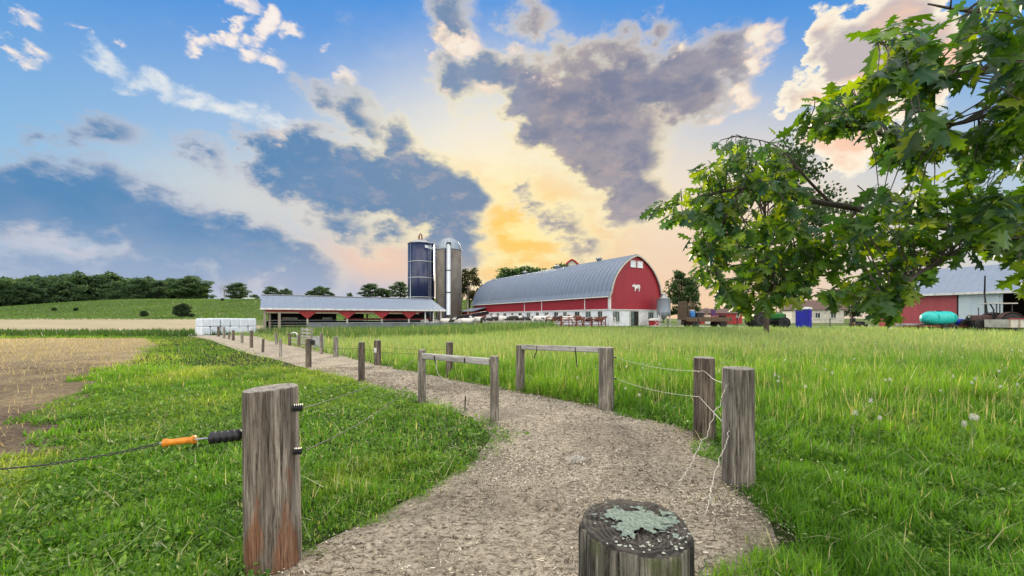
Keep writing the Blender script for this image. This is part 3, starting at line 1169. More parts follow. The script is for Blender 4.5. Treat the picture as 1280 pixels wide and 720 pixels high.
    col = np.where(heap_pale[:, None], np.array((.52, .49, .44)) * (.6 + .6 * rng.random((n, 1))), col)
    o = np_mesh('wood_chips', V, [Fq], M['chips'], cols=np.repeat(col, 4, axis=0))
    tag(o, 'pale and dark wood chips strewn over the lane', 'wood chips', kind='stuff')


build_grass()


def broadleaf():
    """low clover and dock leaves among the turf, a few tufts creeping into the lane"""
    rng = np.random.default_rng(77)
    n = 90000
    x, y = wedge(n, .8, 9, 1.4, rng)
    ok = allowed(x, y) & (vn2.fbm(x, y, .9, 3) + .25 * rng.random(n) > .56)
    x, y = x[ok], y[ok]
    n = len(x)
    z = ground_z(x, y) + .015 + .10 * rng.random(n) ** 1.3
    s = (.008 + .017 * rng.random(n) ** 2) * np.maximum(1, y / 4) ** .6
    a = rng.random(n) * 6.283
    nx, ny = rng.normal(0, .45, n), rng.normal(-.1, .45, n)
    u = np.stack([np.cos(a), np.sin(a), -nx * np.cos(a) - ny * np.sin(a)], 1) * s[:, None]
    v = np.stack([-np.sin(a), np.cos(a), nx * np.sin(a) - ny * np.cos(a)], 1) * s[:, None]
    c = np.stack([x, y, z], 1)
    dz = np.array([0, 0, 1.0]) * (s * .25)[:, None]
    V = np.stack([c - u, c - .35 * u + .62 * v + dz, c + .45 * u + .6 * v + dz, c + u - dz, c + .45 * u - .6 * v + dz, c - .35 * u - .62 * v + dz], 1).reshape(-1, 3)
    b0 = np.arange(n)[:, None] * 6
    col = lerp((.055, .15, .018), (.17, .29, .045), rng.random(n)) * (.8 + .5 * rng.random((n, 1)))
    o = np_mesh('ground_leaves', V, [b0 + np.array([[0, 1, 2, 3]]), b0 + np.array([[0, 3, 4, 5]])], M['grass'], cols=np.repeat(col, 6, axis=0))
    tag(o, 'small broad green leaves among the short turf', 'ground cover', kind='stuff')
    n = 9000
    x, y = wedge(n * 6, .9, 14, 1.35, rng)
    lx = np.interp(y, Lc[:, 1], Lc[:, 0])
    rx = np.interp(y, Rc[:, 1], Rc[:, 0])
    e = np.minimum(np.abs(x - lx), np.abs(x - rx))
    ok = (x > lx - .1) & (x < rx + .1) & (e < .55 * rng.random(len(x)) ** 1.6) & (vn1.fbm(x, y, 2.2, 2) > .47)
    x, y = x[ok][:n], y[ok][:n]
    n = len(x)
    col = lerp((.07, .17, .02), (.27, .33, .08), rng.random(n)) * (.9 + .5 * rng.random((n, 1)))
    blades('edge_grass', x, y, .04 + .09 * rng.random(n), .005 * np.maximum(1, y / 3) ** .7, rng.random(n) * 6.28, rng.normal(0, .6, n), rng.normal(.7, .5, n), col, 'sparse grass tufts creeping onto the edges of the lane', z0=ground_z(x, y) + .012)


broadleaf()
# ------------------------------------------------------------------ farm buildings (all share one axis system)
GX = Vector((.856, .517, 0))                     # along the barn's gable / the shed's length
GY = Vector((-.517, .856, 0))                    # along the barn's length
FARM_RZ = math.atan2(GX.y, GX.x)


def boxl(mb, x0, x1, y0, y1, z0, z1, mi=0):
    return mb.box(((x0 + x1) / 2, (y0 + y1) / 2, (z0 + z1) / 2), (x1 - x0, y1 - y0, z1 - z0), mi=mi)


def part(name, mat, parent, *boxes):
    mb = MB()
    for b in boxes:
        boxl(mb, *b)
    return mb.build(name, mat, parent)


def arch_profile(w, ze, zt, n=16, bulge=1.22):
    """half outlines of a gothic arch roof from eave (x=0) to apex (x=w/2)"""
    pts = []
    for i in range(n + 1):
        t = i / n
        x = w / 2 * (1 - math.cos(t * math.pi / 2) ** 1.0) if False else w / 2 * t ** 1.75
        z = ze + (zt - ze) * (1 - (1 - t) ** 1.35)
        pts.append((x, z))
    return pts


def window(parent, c, w, h, axis, frame_mat, pane_mat, depth=.10, bars=(1, 1)):
    """framed window in the wall plane; axis 'x' = wall along local x facing -y, 'y' = wall along local y facing -x"""
    def bx(mb, u0, u1, z0, z1, o0, o1):
        if axis == 'x':
            boxl(mb, c[0] + u0, c[0] + u1, c[1] - o1, c[1] - o0, c[2] + z0, c[2] + z1)
        else:
            boxl(mb, c[0] - o1, c[0] - o0, c[1] + u0, c[1] + u1, c[2] + z0, c[2] + z1)
    t = .09
    f = MB()
    bx(f, -w / 2, w / 2, h / 2 - t, h / 2, .0, depth)
    bx(f, -w / 2, w / 2, -h / 2, -h / 2 + t, .0, depth + .04)
    bx(f, -w / 2, -w / 2 + t, -h / 2 + t, h / 2 - t, 0, depth)
    bx(f, w / 2 - t, w / 2, -h / 2 + t, h / 2 - t, 0, depth)
    for i in range(bars[0]):
        u = -w / 2 + w * (i + 1) / (bars[0] + 1)
        bx(f, u - .02, u + .02, -h / 2 + t, h / 2 - t, .035, .06)
    fo = f.build('window', frame_mat, parent)
    p = MB()
    bx(p, -w / 2 + t, w / 2 - t, -h / 2 + t, h / 2 - t, .004, .03)
    p.build('pane', pane_mat, fo)
    return fo


def cow_outline():
    return [(0, .55), (.04, .72), (.30, .76), (.36, .86), (.42, .76), (.62, .74), (1.0, .78), (1.36, .76), (1.44, .70), (1.50, .34), (1.46, .34), (1.40, .56), (1.36, .42), (1.38, .04),
            (1.24, .04), (1.22, .38), (1.0, .36), (.66, .34), (.60, .04), (.46, .04), (.47, .36), (.36, .46), (.28, .60), (.14, .50), (.03, .50)]


def big_barn():
    D = 58.0
    A = Vector((.244 * D, D, 0))
    z0 = .42
    root = thing('red_dairy_barn', 'long red dairy barn with arched grey roof and a white cow emblem on its gable', 'barn', (A.x, A.y, z0), FARM_RZ)
    w, Lb = 11.0, 45.4
    zb, ze, zt = 2.46, 4.55, 10.75
    prof = arch_profile(w, ze, zt)
    # whitewashed masonry ground floor and the red boarded wall above it
    part('white_wall', M['whitewash'], root, (0, w, 0, .3, 0, zb), (0, .3, .3, Lb, 0, zb), (w - .3, w, .3, Lb, 0, zb), (.3, w - .3, Lb - .3, Lb, 0, zb))
    part('red_side_wall', M['barnred_side'], root, (-.05, .25, .05, Lb, zb, ze + .3), (w - .25, w + .05, .05, Lb, zb, ze + .3))
    outline = [(-.05, zb), (-.05, ze)] + [(x, z) for x, z in prof] + [(w - x, z) for x, z in reversed(prof[:-1])] + [(w + .05, ze), (w + .05, zb)]
    g = MB()
    g.prism([(x, -.07, z) for x, z in outline], (0, .12, 0))
    g.build('red_gable', M['barnred'], root)
    g = MB()
    g.prism([(x, Lb - .05, z) for x, z in outline], (0, .12, 0))
    g.build('rear_gable', M['barnred'], root)
    # arched roof shell with an overhang
    def shell(ins, y0, y1, flare):
        full = [(-flare, ze - .16)] + [(x, z) for x, z in prof[1:]] + [(w - x, z) for x, z in reversed(prof[1:-1])] + [(w + flare, ze - .16)]
        vs, fs = [], []
        n = len(full)
        for y in (y0, y1):
            for k in (0, 1):
                for i, (x, z) in enumerate(full):
                    a = full[max(i - 1, 0)]
                    b = full[min(i + 1, n - 1)]
                    nx, nz = -(b[1] - a[1]), b[0] - a[0]
                    l = math.hypot(nx, nz)
                    o = .10 + ins if k == 0 else ins
                    vs.append((x + nx / l * o, y, z + nz / l * o))
        for i in range(n - 1):
            fs += [(i, i + 1, 2 * n + i + 1, 2 * n + i), (n + i + 1, n + i, 3 * n + i, 3 * n + i + 1), (n + i, n + i + 1, i + 1, i), (2 * n + i, 2 * n + i + 1, 3 * n + i + 1, 3 * n + i)]
        fs += [(0, n, 3 * n, 2 * n)[::-1], (n - 1, 2 * n - 1, 4 * n - 1, 3 * n - 1)]
        return vs, fs
    rf = MB()
    rf.add(*shell(.02, -.35, Lb + .35, .35))
    for k in range(50):
        yk = -.2 + k * .92
        rf.add(*shell(.085, yk, yk + .09, .35))
    rfo = rf.build('roof', M['roof_long'], root)
    tr = MB()
    tr.add(*shell(-.16, -.44, -.36, .30))
    tr.add(*shell(-.05, -.44, -.36, .38))
    tr.build('verge_trim', M['cream'], root)
    part('eave_gutter', M['white'], root, (-.52, -.36, -.3, Lb + .3, ze - .30, ze - .14))
    for yv in (8, 19.5, 31):
        v = MB()
        v.lathe((w / 2, yv, zt - .15), [(.38, 0), (.38, .55), (.62, .60), (.55, .78), (.12, .95), (0, .98)], 14)
        v.build('ridge_ventilator', M['steel'], rfo)
    # white corner boards and battens
    part('corner_board', M['white'], root, (-.12, .18, -.13, -.075, zb, ze - .1))
    part('corner_board', M['white'], root, (-.12, -.055, -.06, .22, zb, ze - .1))
    for yv in (5.2, 16.8, 22.5):
        part('batten', M['white'], root, (-.11, -.055, yv, yv + .16, zb + .1, ze - .2))
    part('band_board', M['white'], root, (-.14, -.055, .24, Lb, zb - .06, zb + .09))
    part('band_board', M['white'], root, (0, w, -.17, -.075, zb - .06, zb + .07))
    # the two white lights high in the gable
    for cx in (w / 2 - .75, w / 2 + .75):
        window(root, (cx, -.07, zt - 1.35), 1.2, 1.05, 'x', M['white'], M['bale'], bars=(0, 0))
    # cow emblem
    s = MB()
    s.prism([(4.55 + 1.15 * x, -.10, 5.25 + 1.35 * z) for x, z in cow_outline()], (0, -.06, 0))
    s.build('cow_emblem', M['white'], root)
    # gable ground floor: window, doorway, window
    window(root, (1.25, 0, 1.45), 1.5, 1.7, 'x', M['white'], M['glassgreen'], bars=(2, 0))
    dr = part('doorway', M['dark'], root, (4.25, 5.95, -.05, -.01, .0, 2.25))
    part('door_jamb', M['cream'], dr, (4.10, 4.25, -.10, 0, 0, 2.32), (5.95, 6.10, -.10, 0, 0, 2.32), (4.25, 5.95, -.10, 0, 2.25, 2.34))
    part('door_leaf', M['glassgreen'], dr, (4.3, 5.0, -.085, -.055, .02, 2.2))
    window(root, (8.75, 0, 1.5), 1.35, 1.4, 'x', M['white'], M['glassdark'], bars=(2, 0))
    part('corrugated_panel', M['white'], root, (6.4, 7.9, -.06, -.005, .1, 2.2))
    # long row of dark windows down the side
    ys = [1.9, 4.5, 7.1, 10.2, 12.6, 15.4, 18.2, 21.2, 24.2, 27.2, 30.2, 33.2, 36.2, 39.2, 42.2]
    for i, yv in enumerate(ys):
        window(root, (0, yv, 1.62), (1.35 if i % 3 else 1.1), 1.42, 'y', M['white'], M['glassgreen'] if i % 2 else M['glassdark'], bars=(1, 0))
    # little lean-to at the far corner
    lt = part('lean_to', M['redflat'], root, (-3.0, -.06, 39, Lb, 0, 2.7))
    r = MB()
    r.prism([(-3.5, 38.6, 2.72), (-.06, 38.6, 3.6), (-.06, 38.6, 3.75), (-3.5, 38.6, 2.87)], (0, Lb - 38.2, 0))
    r.build('roof', M['roof_shed'], lt)
    return root


BARN = big_barn()


def open_shed():
    o = Vector((-25.96, 42.0, 0))
    root = thing('open_cattle_shed', 'long low open cattle shed with grey metal roof and red scalloped fascia', 'shed', (o.x, o.y, gz(o.x, o.y) + .02), FARM_RZ)
    L, Wd = 19.6, 10.0
    ze, zr = 2.72, 4.22
    rt = .09
    r = MB()
    ov = .45
    k = (zr - ze) / (Wd / 2)
    for s in (0, 1):
        if s == 0:
            pr = [(-ov, ze - ov * k), (Wd / 2, zr), (Wd / 2, zr + rt), (-ov, ze - ov * k + rt)]
        else:
            pr = [(Wd / 2 + .003, zr), (Wd + ov, ze - ov * k), (Wd + ov, ze - ov * k + rt), (Wd / 2 + .003, zr + rt)]
        r.prism([(-.4, y, z) for y, z in pr], (L + .8, 0, 0))
    ro = r.build('roof', M['roof_shed'], root)
    part('ridge_cap', M['steel'], ro, (-.4, L + .4, Wd / 2 - .2, Wd / 2 + .2, zr + rt + .003, zr + rt + .06))
    part('eave_trim', M['white'], root, (-.42, L + .42, -ov - .05, -ov - .005, ze - ov * k - .08, ze - ov * k + .10))
    # red fascia with V shaped gussets at the posts
    f = MB()
    zt, zb = ze - .03, ze - .42
    f.prism([(0, -.06, zt), (0, -.06, zb), (L - 2.6, -.06, zb), (L - 2.6, -.06, zt)], (0, .05, 0))
    f.build('red_fascia', M['redflat'], root)
    f = MB()
    f.prism([(.1, -.03, zb - .004), (.1, -.03, zb - .17), (L - 3, -.03, zb - .17), (L - 3, -.03, zb - .004)], (0, .03, 0))
    f.build('header_board', M['tan'], root)
    for gx in (4.0, 8.1, 12.0, 15.3):
        g = MB()
        g.prism([(gx - 1.05, -.09, zb + .10), (gx, -.09, zb - .78), (gx + 1.05, -.09, zb + .10)], (0, .028, 0))
        g.build('red_gusset', M['redflat'], root)
        part('white_edge', M['cream'], root, (gx - .08, gx + .08, -.02, .12, .0, zb - .1))
    for gx in (L - 2.2, L - 1.1, L - .1):
        part('post', M['white'], root, (gx - .07, gx + .07, -.07, .07, 0, zt))
    # left end wall: weathered boards and two stout posts
    part('end_wall', M['post_board'], root, (-.03, .05, 2.2, Wd, 0, ze - .15))
    part('post', M['post_board'], root, (-.12, .12, -.12, .12, 0, ze - .05))
    part('post', M['post_board'], root, (1.2, 1.45, -.35, -.1, 0, ze - .5))
    part('post', M['post_board'], root, (.35, .55, .6, .8, 0, ze - .1))
    e = MB()
    e.prism([(-.02, 0, ze - .16), (-.02, Wd / 2, zr - .02), (-.02, Wd, ze - .16)], (.06, 0, 0))
    e.build('gable_board', M['post_board'], root)
    e = MB()
    e.prism([(L - .02, .0, ze - .16), (L - .02, Wd / 2, zr - .02), (L - .02, Wd, ze - .16)], (.06, 0, 0))
    e.build('gable_board', M['white'], root)
    # back wall with light openings
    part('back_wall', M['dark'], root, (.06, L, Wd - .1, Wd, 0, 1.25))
    part('back_header', M['oldwood'], root, (.06, L, Wd - .1, Wd, 2.2, ze - .12))
    for i in range(9):
        part('back_post', M['oldwood'], root, (i * L / 8 - .1 if i else .08, i * L / 8 + .1, Wd - .25, Wd - .11, 0, 2.3))
    for i in range(4):
        part('stall_rail', M['steel'], root, (.3, L - .3, 2.6, 2.66, .45 + .3 * i, .50 + .3 * i))
    part('dark_backing', M['dark'], root, (.3, 7.6, 5.0, 5.1, .0, 2.3))  # near-black sheets added behind the bays; interior shade put into their colour
    part('dark_backing', M['dark'], root, (9.0, 11.0, 5.6, 5.7, .0, 2.2))
    part('dark_backing', M['dark'], root, (13.2, L - .2, 4.2, 4.3, .0, 2.35))
    part('red_inner_rail', M['redflat'], root, (8.2, L - .3, 3.2, 3.26, 1.35, 1.6))
    part('light_panel', M['cream'], root, (1.7, 3.3, 4.9, 4.99, 1.45, 1.72))
    part('light_panel', M['cream'], root, (6.0, 7.1, 4.9, 4.99, 1.45, 1.72))
    return root


M['post_board'] = pm('weathered_boards', (.34, .30, .25), (.19, .165, .135), 7, stretch=(1, 1, .1), rough=.85, bmp=.4)
open_shed()


def feed_bunk():
    """long concrete feed bunk in front of the shed"""
    p = Vector((-21.3, 41.6, 0))
    root = thing('feed_bunk', 'long low pale concrete feed bunk in front of the open shed', 'feed bunk', (p.x, p.y, gz(p.x, p.y)), FARM_RZ - .02)
    L = 19.0
    part('trough', M['bunk'], root, (0, L, -.5, -.38, .60, 1.08), (0, L, .38, .5, .60, 1.08), (0, L, -.38, .38, .60, .70), (0, .12, -.38, .38, .70, 1.05), (L - .12, L, -.38, .38, .70, 1.05))
    for i in range(8):
        part('leg', M['concrete'], root, (i * (L - .4) / 7, i * (L - .4) / 7 + .4, -.45, .45, -.1, .60))
    part('neck_rail', M['steel'], root, (0, L, -.54, -.50, 1.12, 1.17))


feed_bunk()


# ------------------------------------------------------------------ silos
def silos():
    d = 94
    p = at(526.5, d)
    root = thing('blue_silo', 'dark blue steel silo with a shallow pale cap and a pipe on top', 'silo', (p.x, p.y, p.z))
    H = 17.5
    s = MB()
    s.lathe((0, 0, 0), [(3.05, 0), (3.05, H)], 48)
    s.build('body', M['blueSilo'], root)
    for zz in (5.0, 9.5, 13.2):
        b = MB()
        b.lathe((0, 0, zz), [(3.10, 0), (3.12, .02), (3.12, .10), (3.10, .12)], 40)
        b.build('seam_band', M['chute'], root)
    c = MB()
    c.lathe((0, 0, H + .02), [(3.14, 0), (3.1, .15), (1.2, .95), (.5, 1.1), (0, 1.12)], 36)
    cap = c.build('cap', M['steel'], root)
    c = MB()
    c.tube([(-.4, -.3, H + 1.0), (-.4, -.3, H + 2.1), (-.1, -.4, H + 2.5), (.25, -.5, H + 2.1), (.3, -.6, H + 1.1)], .16, 8)
    c.bar((-.6, -.5, H + 1.0), (-.6, -.5, H + 1.9), .06)
    c.bar((.8, -.5, H + .8), (1.9, -.5, H + .9), .06)
    c.bar((1.9, -.5, H + .3), (1.9, -.5, H + 1.1), .06)
    c.build('filler_pipe', M['rust'], cap)
    # pale rectangle of the maker's plate high on the body
    b = MB()
    for i in range(6):
        a0, a1 = R(-62 + i * 7), R(-62 + (i + 1) * 7)
        rr = 3.11
        zc = H - 1.15 - .05 * i
        b.prism([(rr * math.cos(a0), rr * math.sin(a0), zc), (rr * math.cos(a1), rr * math.sin(a1), zc - .04), (rr * math.cos(a1), rr * math.sin(a1), zc + .56), (rr * math.cos(a0), rr * math.sin(a0), zc + .6)], (.02 * math.cos(a0), .02 * math.sin(a0), 0))
    b.build('name_plate', M['chute'], root)
    t = MB()
    t.tube([(-1.9, -2.55, 0), (-1.9, -2.55, H + .3)], .07, 6)
    t.build('fill_line', M['chute'], root)
    l = MB()
    for sx in (2.3, 2.75):
        l.bar((sx, -2.35, .2), (sx, -2.35, H), .05)
    for i in range(40):
        l.bar((2.3, -2.35, .5 + i * .42), (2.75, -2.35, .5 + i * .42), .035)
    l.build('ladder', M['steel'], root)

    d = 94
    p = at(561, d)
    root = thing('concrete_silo', 'grey concrete stave silo with ribbed metal dome and a pale chute', 'silo', (p.x, p.y, p.z))
    H = 16.3
    s = MB()
    s.lathe((0, 0, 0), [(3.0, 0), (3.0, H)], 40)
    so = s.build('stave_wall', M['concrete'], root)
    h = MB()
    for i in range(34):
        z = .35 + i * (H - .5) / 33
        h.lathe((0, 0, z), [(3.0, -.03), (3.035, -.015), (3.035, .015), (3.0, .03)], 40)
    h.build('hoops', M['rust_hoop'], so)
    dm = MB()
    dm.lathe((0, 0, H + .004), [(3.06, 0), (3.06, .12), (3.0, .7), (2.72, 1.45), (2.2, 2.15), (1.5, 2.65), (.7, 2.93), (0, 3.0)], 40)
    dmo = dm.build('dome', M['dome'], root)
    rb = MB()
    for k in range(20):
        a = 2 * math.pi * k / 20
        rb.tube([(r_ * math.cos(a), r_ * math.sin(a), H + z_) for r_, z_ in ((3.07, .1), (3.02, .7), (2.74, 1.46), (2.22, 2.17), (1.52, 2.67), (.7, 2.95))], .035, 5)
    rb.build('dome_ribs', M['steel'], dmo)
    # chute up the front right
    an = R(-82)
    cx, cy = 3.35 * math.cos(an), 3.35 * math.sin(an)
    t = MB()
    t.tube([(cx, cy, 1.2), (cx, cy, H + .2), (cx * .8, cy * .8, H + 1.3)], .48, 14)
    ch = t.build('chute', M['chute'], root)
    for z in (6.2, 11.2):
        t = MB()
        t.lathe((cx, cy, z), [(.49, 0), (.54, .03), (.54, .2), (.49, .23)], 14)
        t.build('chute_collar', M['blackplastic'], ch)
    t = MB()
    t.bar((cx - .75, cy + .12, .3), (cx - .75, cy + .12, H), .25, .12)
    t.build('side_duct', M['blueSilo'], root)
    t = MB()
    t.box((cx, cy * .93 - .02, H + 1.15), (1.0, .35, .5))
    t.build('dome_hatch', M['blackplastic'], dmo)
    return


M['rust_hoop'] = pm('weathered_steel_hoops', (.24, .22, .20), (.15, .12, .10), 2, rough=.7)
silos()

# base clutter below the silos: dark conveyor housing
cp = at(585, 70)
root = thing('feed_conveyor', 'dark sloping feed conveyor between the concrete silo and the barn', 'conveyor', (cp.x, cp.y, cp.z), FARM_RZ)
mb = MB()
mb.bar((-4.2, 0, .9), (4.6, 1.5, 2.2), .9, .6)
mb.build('trough', M['blackplastic'], root)
for xx in (-3.6, 0, 3.8):
    mb = MB()
    mb.bar((xx, .75 + xx * .17, 0), (xx, .75 + xx * .17, 1.45 + xx * .15), .14)
    mb.build('leg', M['steel'], root)
pl = at(585, 72)
root = thing('utility_pole', 'thin pale pole standing between the concrete silo and the barn', 'pole', (pl.x, pl.y, pl.z))
MB().tube([(0, 0, 0), (0, 0, 7.2)], [.10, .07], 8).build('shaft', M['post_board'], root)
MB().bar((-.5, 0, 6.7), (.5, 0, 6.7), .09).build('crossarm', M['post_board'], root)


# ------------------------------------------------------------------ feed bin beside the gable
def feed_bin():
    p = at(829.5, 61)
    root = thing('feed_bin', 'small silver hopper feed bin on legs at the barn corner', 'feed bin', (p.x, p.y, p.z - .05))
    b = MB()
    b.lathe((0, 0, 0), [(.18, 1.0), (1.0, 2.15), (1.0, 2.16), (1.0, 3.95), (1.02, 3.97)], 28)
    bo = b.build('hopper', M['dome'], root)
    b = MB()
    b.lathe((0, 0, 3.98), [(1.05, 0), (.35, .62), (.3, .75), (.34, .78), (.2, .95), (0, .97)], 28)
    b.build('lid', M['steel'], bo)
    for k in range(4):
        a = R(45 + 90 * k)
        MB().bar((.98 * math.cos(a), .98 * math.sin(a), 0), (.98 * math.cos(a), .98 * math.sin(a), 2.3), .10).build('leg', M['steel'], root)
    MB().tube([(0, 0, 1.0), (0, 0, .55), (-1.6, 1.2, .9)], .11, 8).build('auger_tube', M['steel'], root)


feed_bin()


def hutch():
    p = at(817.5, 60.0)
    root = thing('calf_hutch', 'small red calf hutch with white cross bracing below the barn corner window', 'hutch', (p.x, p.y, p.z), FARM_RZ)
    part('shell', M['redflat'], root, (-.55, .55, -.5, .5, 0, .75))
    r = MB()
    r.prism([(-.65, -.6, .75), (.65, -.6, .75), (.65, -.6, .83), (0, -.6, 1.12), (-.65, -.6, .83)], (0, 1.2, 0))
    r.build('roof', M['white'], root)
    x = MB()
    x.bar((-.5, -.53, .05), (.5, -.53, .7), .07, .03)
    x.bar((-.5, -.57, .7), (.5, -.57, .05), .07, .03)
    x.build('cross_brace', M['white'], root)


hutch()


# ------------------------------------------------------------------ the second arched roof tip behind the barn
def far_barn():
    p = at(715, 150)
    root = thing('arched_barn', 'distant arched barn with red rimmed pale gable peeping over the long roof', 'barn', (p.x, p.y, p.z), 0)
    w, ze, zt = 11, 9.0, 20.0
    prof = arch_profile(w, ze, zt)
    ol = [(-w / 2, 0)] + [(x - w / 2, z) for x, z in prof] + [(w / 2 - x, z) for x, z in reversed(prof[:-1])] + [(w / 2, 0)]
    MB().prism([(x, 0, z) for x, z in ol], (0, .2, 0)).build('gable', M['cream'], root)
    t = MB()
    t.tube([(x, -.15, z) for x, z in ol], .35, 6)
    t.build('red_verge', M['redflat'], root)
    MB().prism([(x * 1.02, .25, z * 1.005) for x, z in ol], (0, 18, 0)).build('roof', M['roof_shed'], root)


far_barn()


# ------------------------------------------------------------------ machine shed on the right
def machine_shed():
    P0 = Vector((46.4, 44.6, 0))
    root = thing('machine_shed', 'red machine shed with pale sliding door, open dark bay and blue grey roof', 'shed', (P0.x, P0.y, .46), math.atan2(-GY.y, -GY.x))
    # local x runs towards the right of the picture, local y away from the lens (depth)
    ze = 4.05
    x0, x1, Wd = -4.2, 10.4, 11
    zr = 6.9
    part('red_wall', M['shedred'], root, (-2.4, 2.3, 0, .15, 0, ze))
    sl = MB()
    sl.prism([(-4.2, .02, 0), (-2.4, .02, 0), (-2.4, .02, ze), (-2.6, .02, ze), (-4.2, .02, 2.2)], (0, .13, 0))
    sl.build('sloped_wall', M['shedred'], root)
    part('sliding_door', M['paledoor'], root, (2.32, 5.1, -.10, -.02, .05, ze - .12))
    part('corner_post', M['dark'], root, (2.2, 2.315, -.07, -.01, 0, ze - .1))
    part('door_track', M['steel'], root, (2.2, 9.4, -.14, -.105, ze - .16, ze - .03))
    part('bay_post', M['paledoor'], root, (5.1, 5.3, .0, .2, 0, ze))
    part('bay_post', M['paledoor'], root, (9.6, 9.85, .0, .2, 0, ze))
    part('bay_header', M['paledoor'], root, (5.1, x1, -.02, .18, ze - .35, ze - .02))
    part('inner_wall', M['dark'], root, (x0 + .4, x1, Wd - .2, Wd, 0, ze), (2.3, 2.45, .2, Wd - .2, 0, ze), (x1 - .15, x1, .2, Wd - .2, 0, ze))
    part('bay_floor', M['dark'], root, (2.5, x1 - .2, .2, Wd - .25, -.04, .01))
    k = (zr - ze) / (Wd / 2)
    r = MB()
    for pr in ([(-.6, ze - .6 * k), (Wd / 2, zr), (Wd / 2, zr + .1), (-.6, ze - .6 * k + .1)], [(Wd / 2 + .003, zr), (Wd + .6, ze - .6 * k), (Wd + .6, ze - .6 * k + .1), (Wd / 2 + .003, zr + .1)]):
        r.prism([(-2.8, y, z + .05) for y, z in pr], (x1 + 3.2, 0, 0))
    r.build('roof', M['roof_shed'], root)
    part('eave_trim', M['white'], root, (-2.8, x1 + .4, -.68, -.605, ze - .6 * k - .1, ze - .6 * k + .14))
    e = MB()
    e.prism([(-2.38, 0, ze), (-2.38, Wd / 2, zr), (-2.38, Wd, ze)], (.1, 0, 0))
    e.build('gable', M['shedred'], root)


M['shedred'] = corrugated('faded_red_sheeting', (.42, .07, .085), (.30, .045, .055), 0, .45, .5, .05, dist=.02)
M['paledoor'] = corrugated('pale_blue_sheeting', (.56, .66, .72), (.42, .51, .57), 0, .4, .5, .1, dist=.02)
machine_shed()


def far_house():
    p = at(1022, 92)
    root = thing('farmhouse', 'small pale farmhouse with brown roof glimpsed behind the oak leaves', 'house', (p.x, p.y, p.z), R(-18))
    part('wall', M['cream'], root, (-5, 5, 0, 7, 0, 3.2))
    r = MB()
    r.prism([(-5.5, -.5, 3.1), (-5.5, 3.5, 5.4), (-5.5, 7.5, 3.1)], (11, 0, 0))
    r.build('roof', M['redroof'], root)
    for cx in (-3, 0, 3):
        window(root, (cx, 0, 1.8), 1.1, 1.3, 'x', M['white'], M['glassdark'])
    p = at(902, 80)
    root = thing('low_red_shed', 'low dark red shed behind the hay wagon', 'shed', (p.x, p.y, p.z), R(8))
    part('wall', M['redflat'], root, (-4.5, 4.5, 0, 5, 0, 2.1))
    r = MB()
    r.prism([(-4.8, -.4, 2.1), (-4.8, 2.5, 3.1), (-4.8, 5.4, 2.1)], (9.6, 0, 0))
    r.build('roof', M['redroof'], root)
    dr = part('door', M['white'], root, (-3.6, -2.4, -.06, -.01, .05, 1.8))
    p = at(866, 84)
    root = thing('garden_shed', 'small pale shed under the dark green tree behind the silver bin', 'shed', (p.x, p.y, p.z), R(12))
    part('wall', M['cream'], root, (-1.6, 1.6, 0, 3, 0, 2.3))
    r = MB()
    r.prism([(-1.9, -.3, 2.25), (-1.9, 1.5, 3.2), (-1.9, 3.3, 2.25)], (3.8, 0, 0))
    r.build('roof', M['steel'], root)
    part('door', M['oldwood'], root, (-.5, .5, -.06, -.01, 0, 1.95))


far_house()

# ------------------------------------------------------------------ wrapped bales
def bales():
    a, b = G(247.5, 419.5), G(318, 417.2)
    a.z = b.z = 0
    ax = (b - a)
    L = 5.9
    ax.normalize()
    rz = math.atan2(ax.y, ax.x)
    n = 6
    proto = None
    wd = (G(318, 417.2) - G(247.5, 419.5)).length / n
    labels = []
    for i in range(n):
        for k in range(2):
            if proto is None:
                mb = MB()
                mb.box((0, 0, .40), (wd * .975, 1.1, .80), bev=.09)
                o = mb.build('wrapped_bale', M['bale'])
                proto = o
            else:
                o = proto.copy()
                COL.objects.link(o)
            q = a + ax * (wd * (i + .5))
            o.location = (q.x + rnd.uniform(-.02, .02), q.y + rnd.uniform(-.06, .06), gz(q.x, q.y) + .805 * k + .02)
            o.rotation_euler = (0, 0, rz + rnd.uniform(-.02, .02))
            row = 'upper' if k else 'lower'
            place = ['first', 'second', 'third', 'fourth', 'fifth', 'last'][i]
            tag(o, f'white wrapped bale, {place} of the {row} row counted from the straw field towards the shed', 'bale', 'white wrapped bales stacked two high')


bales()
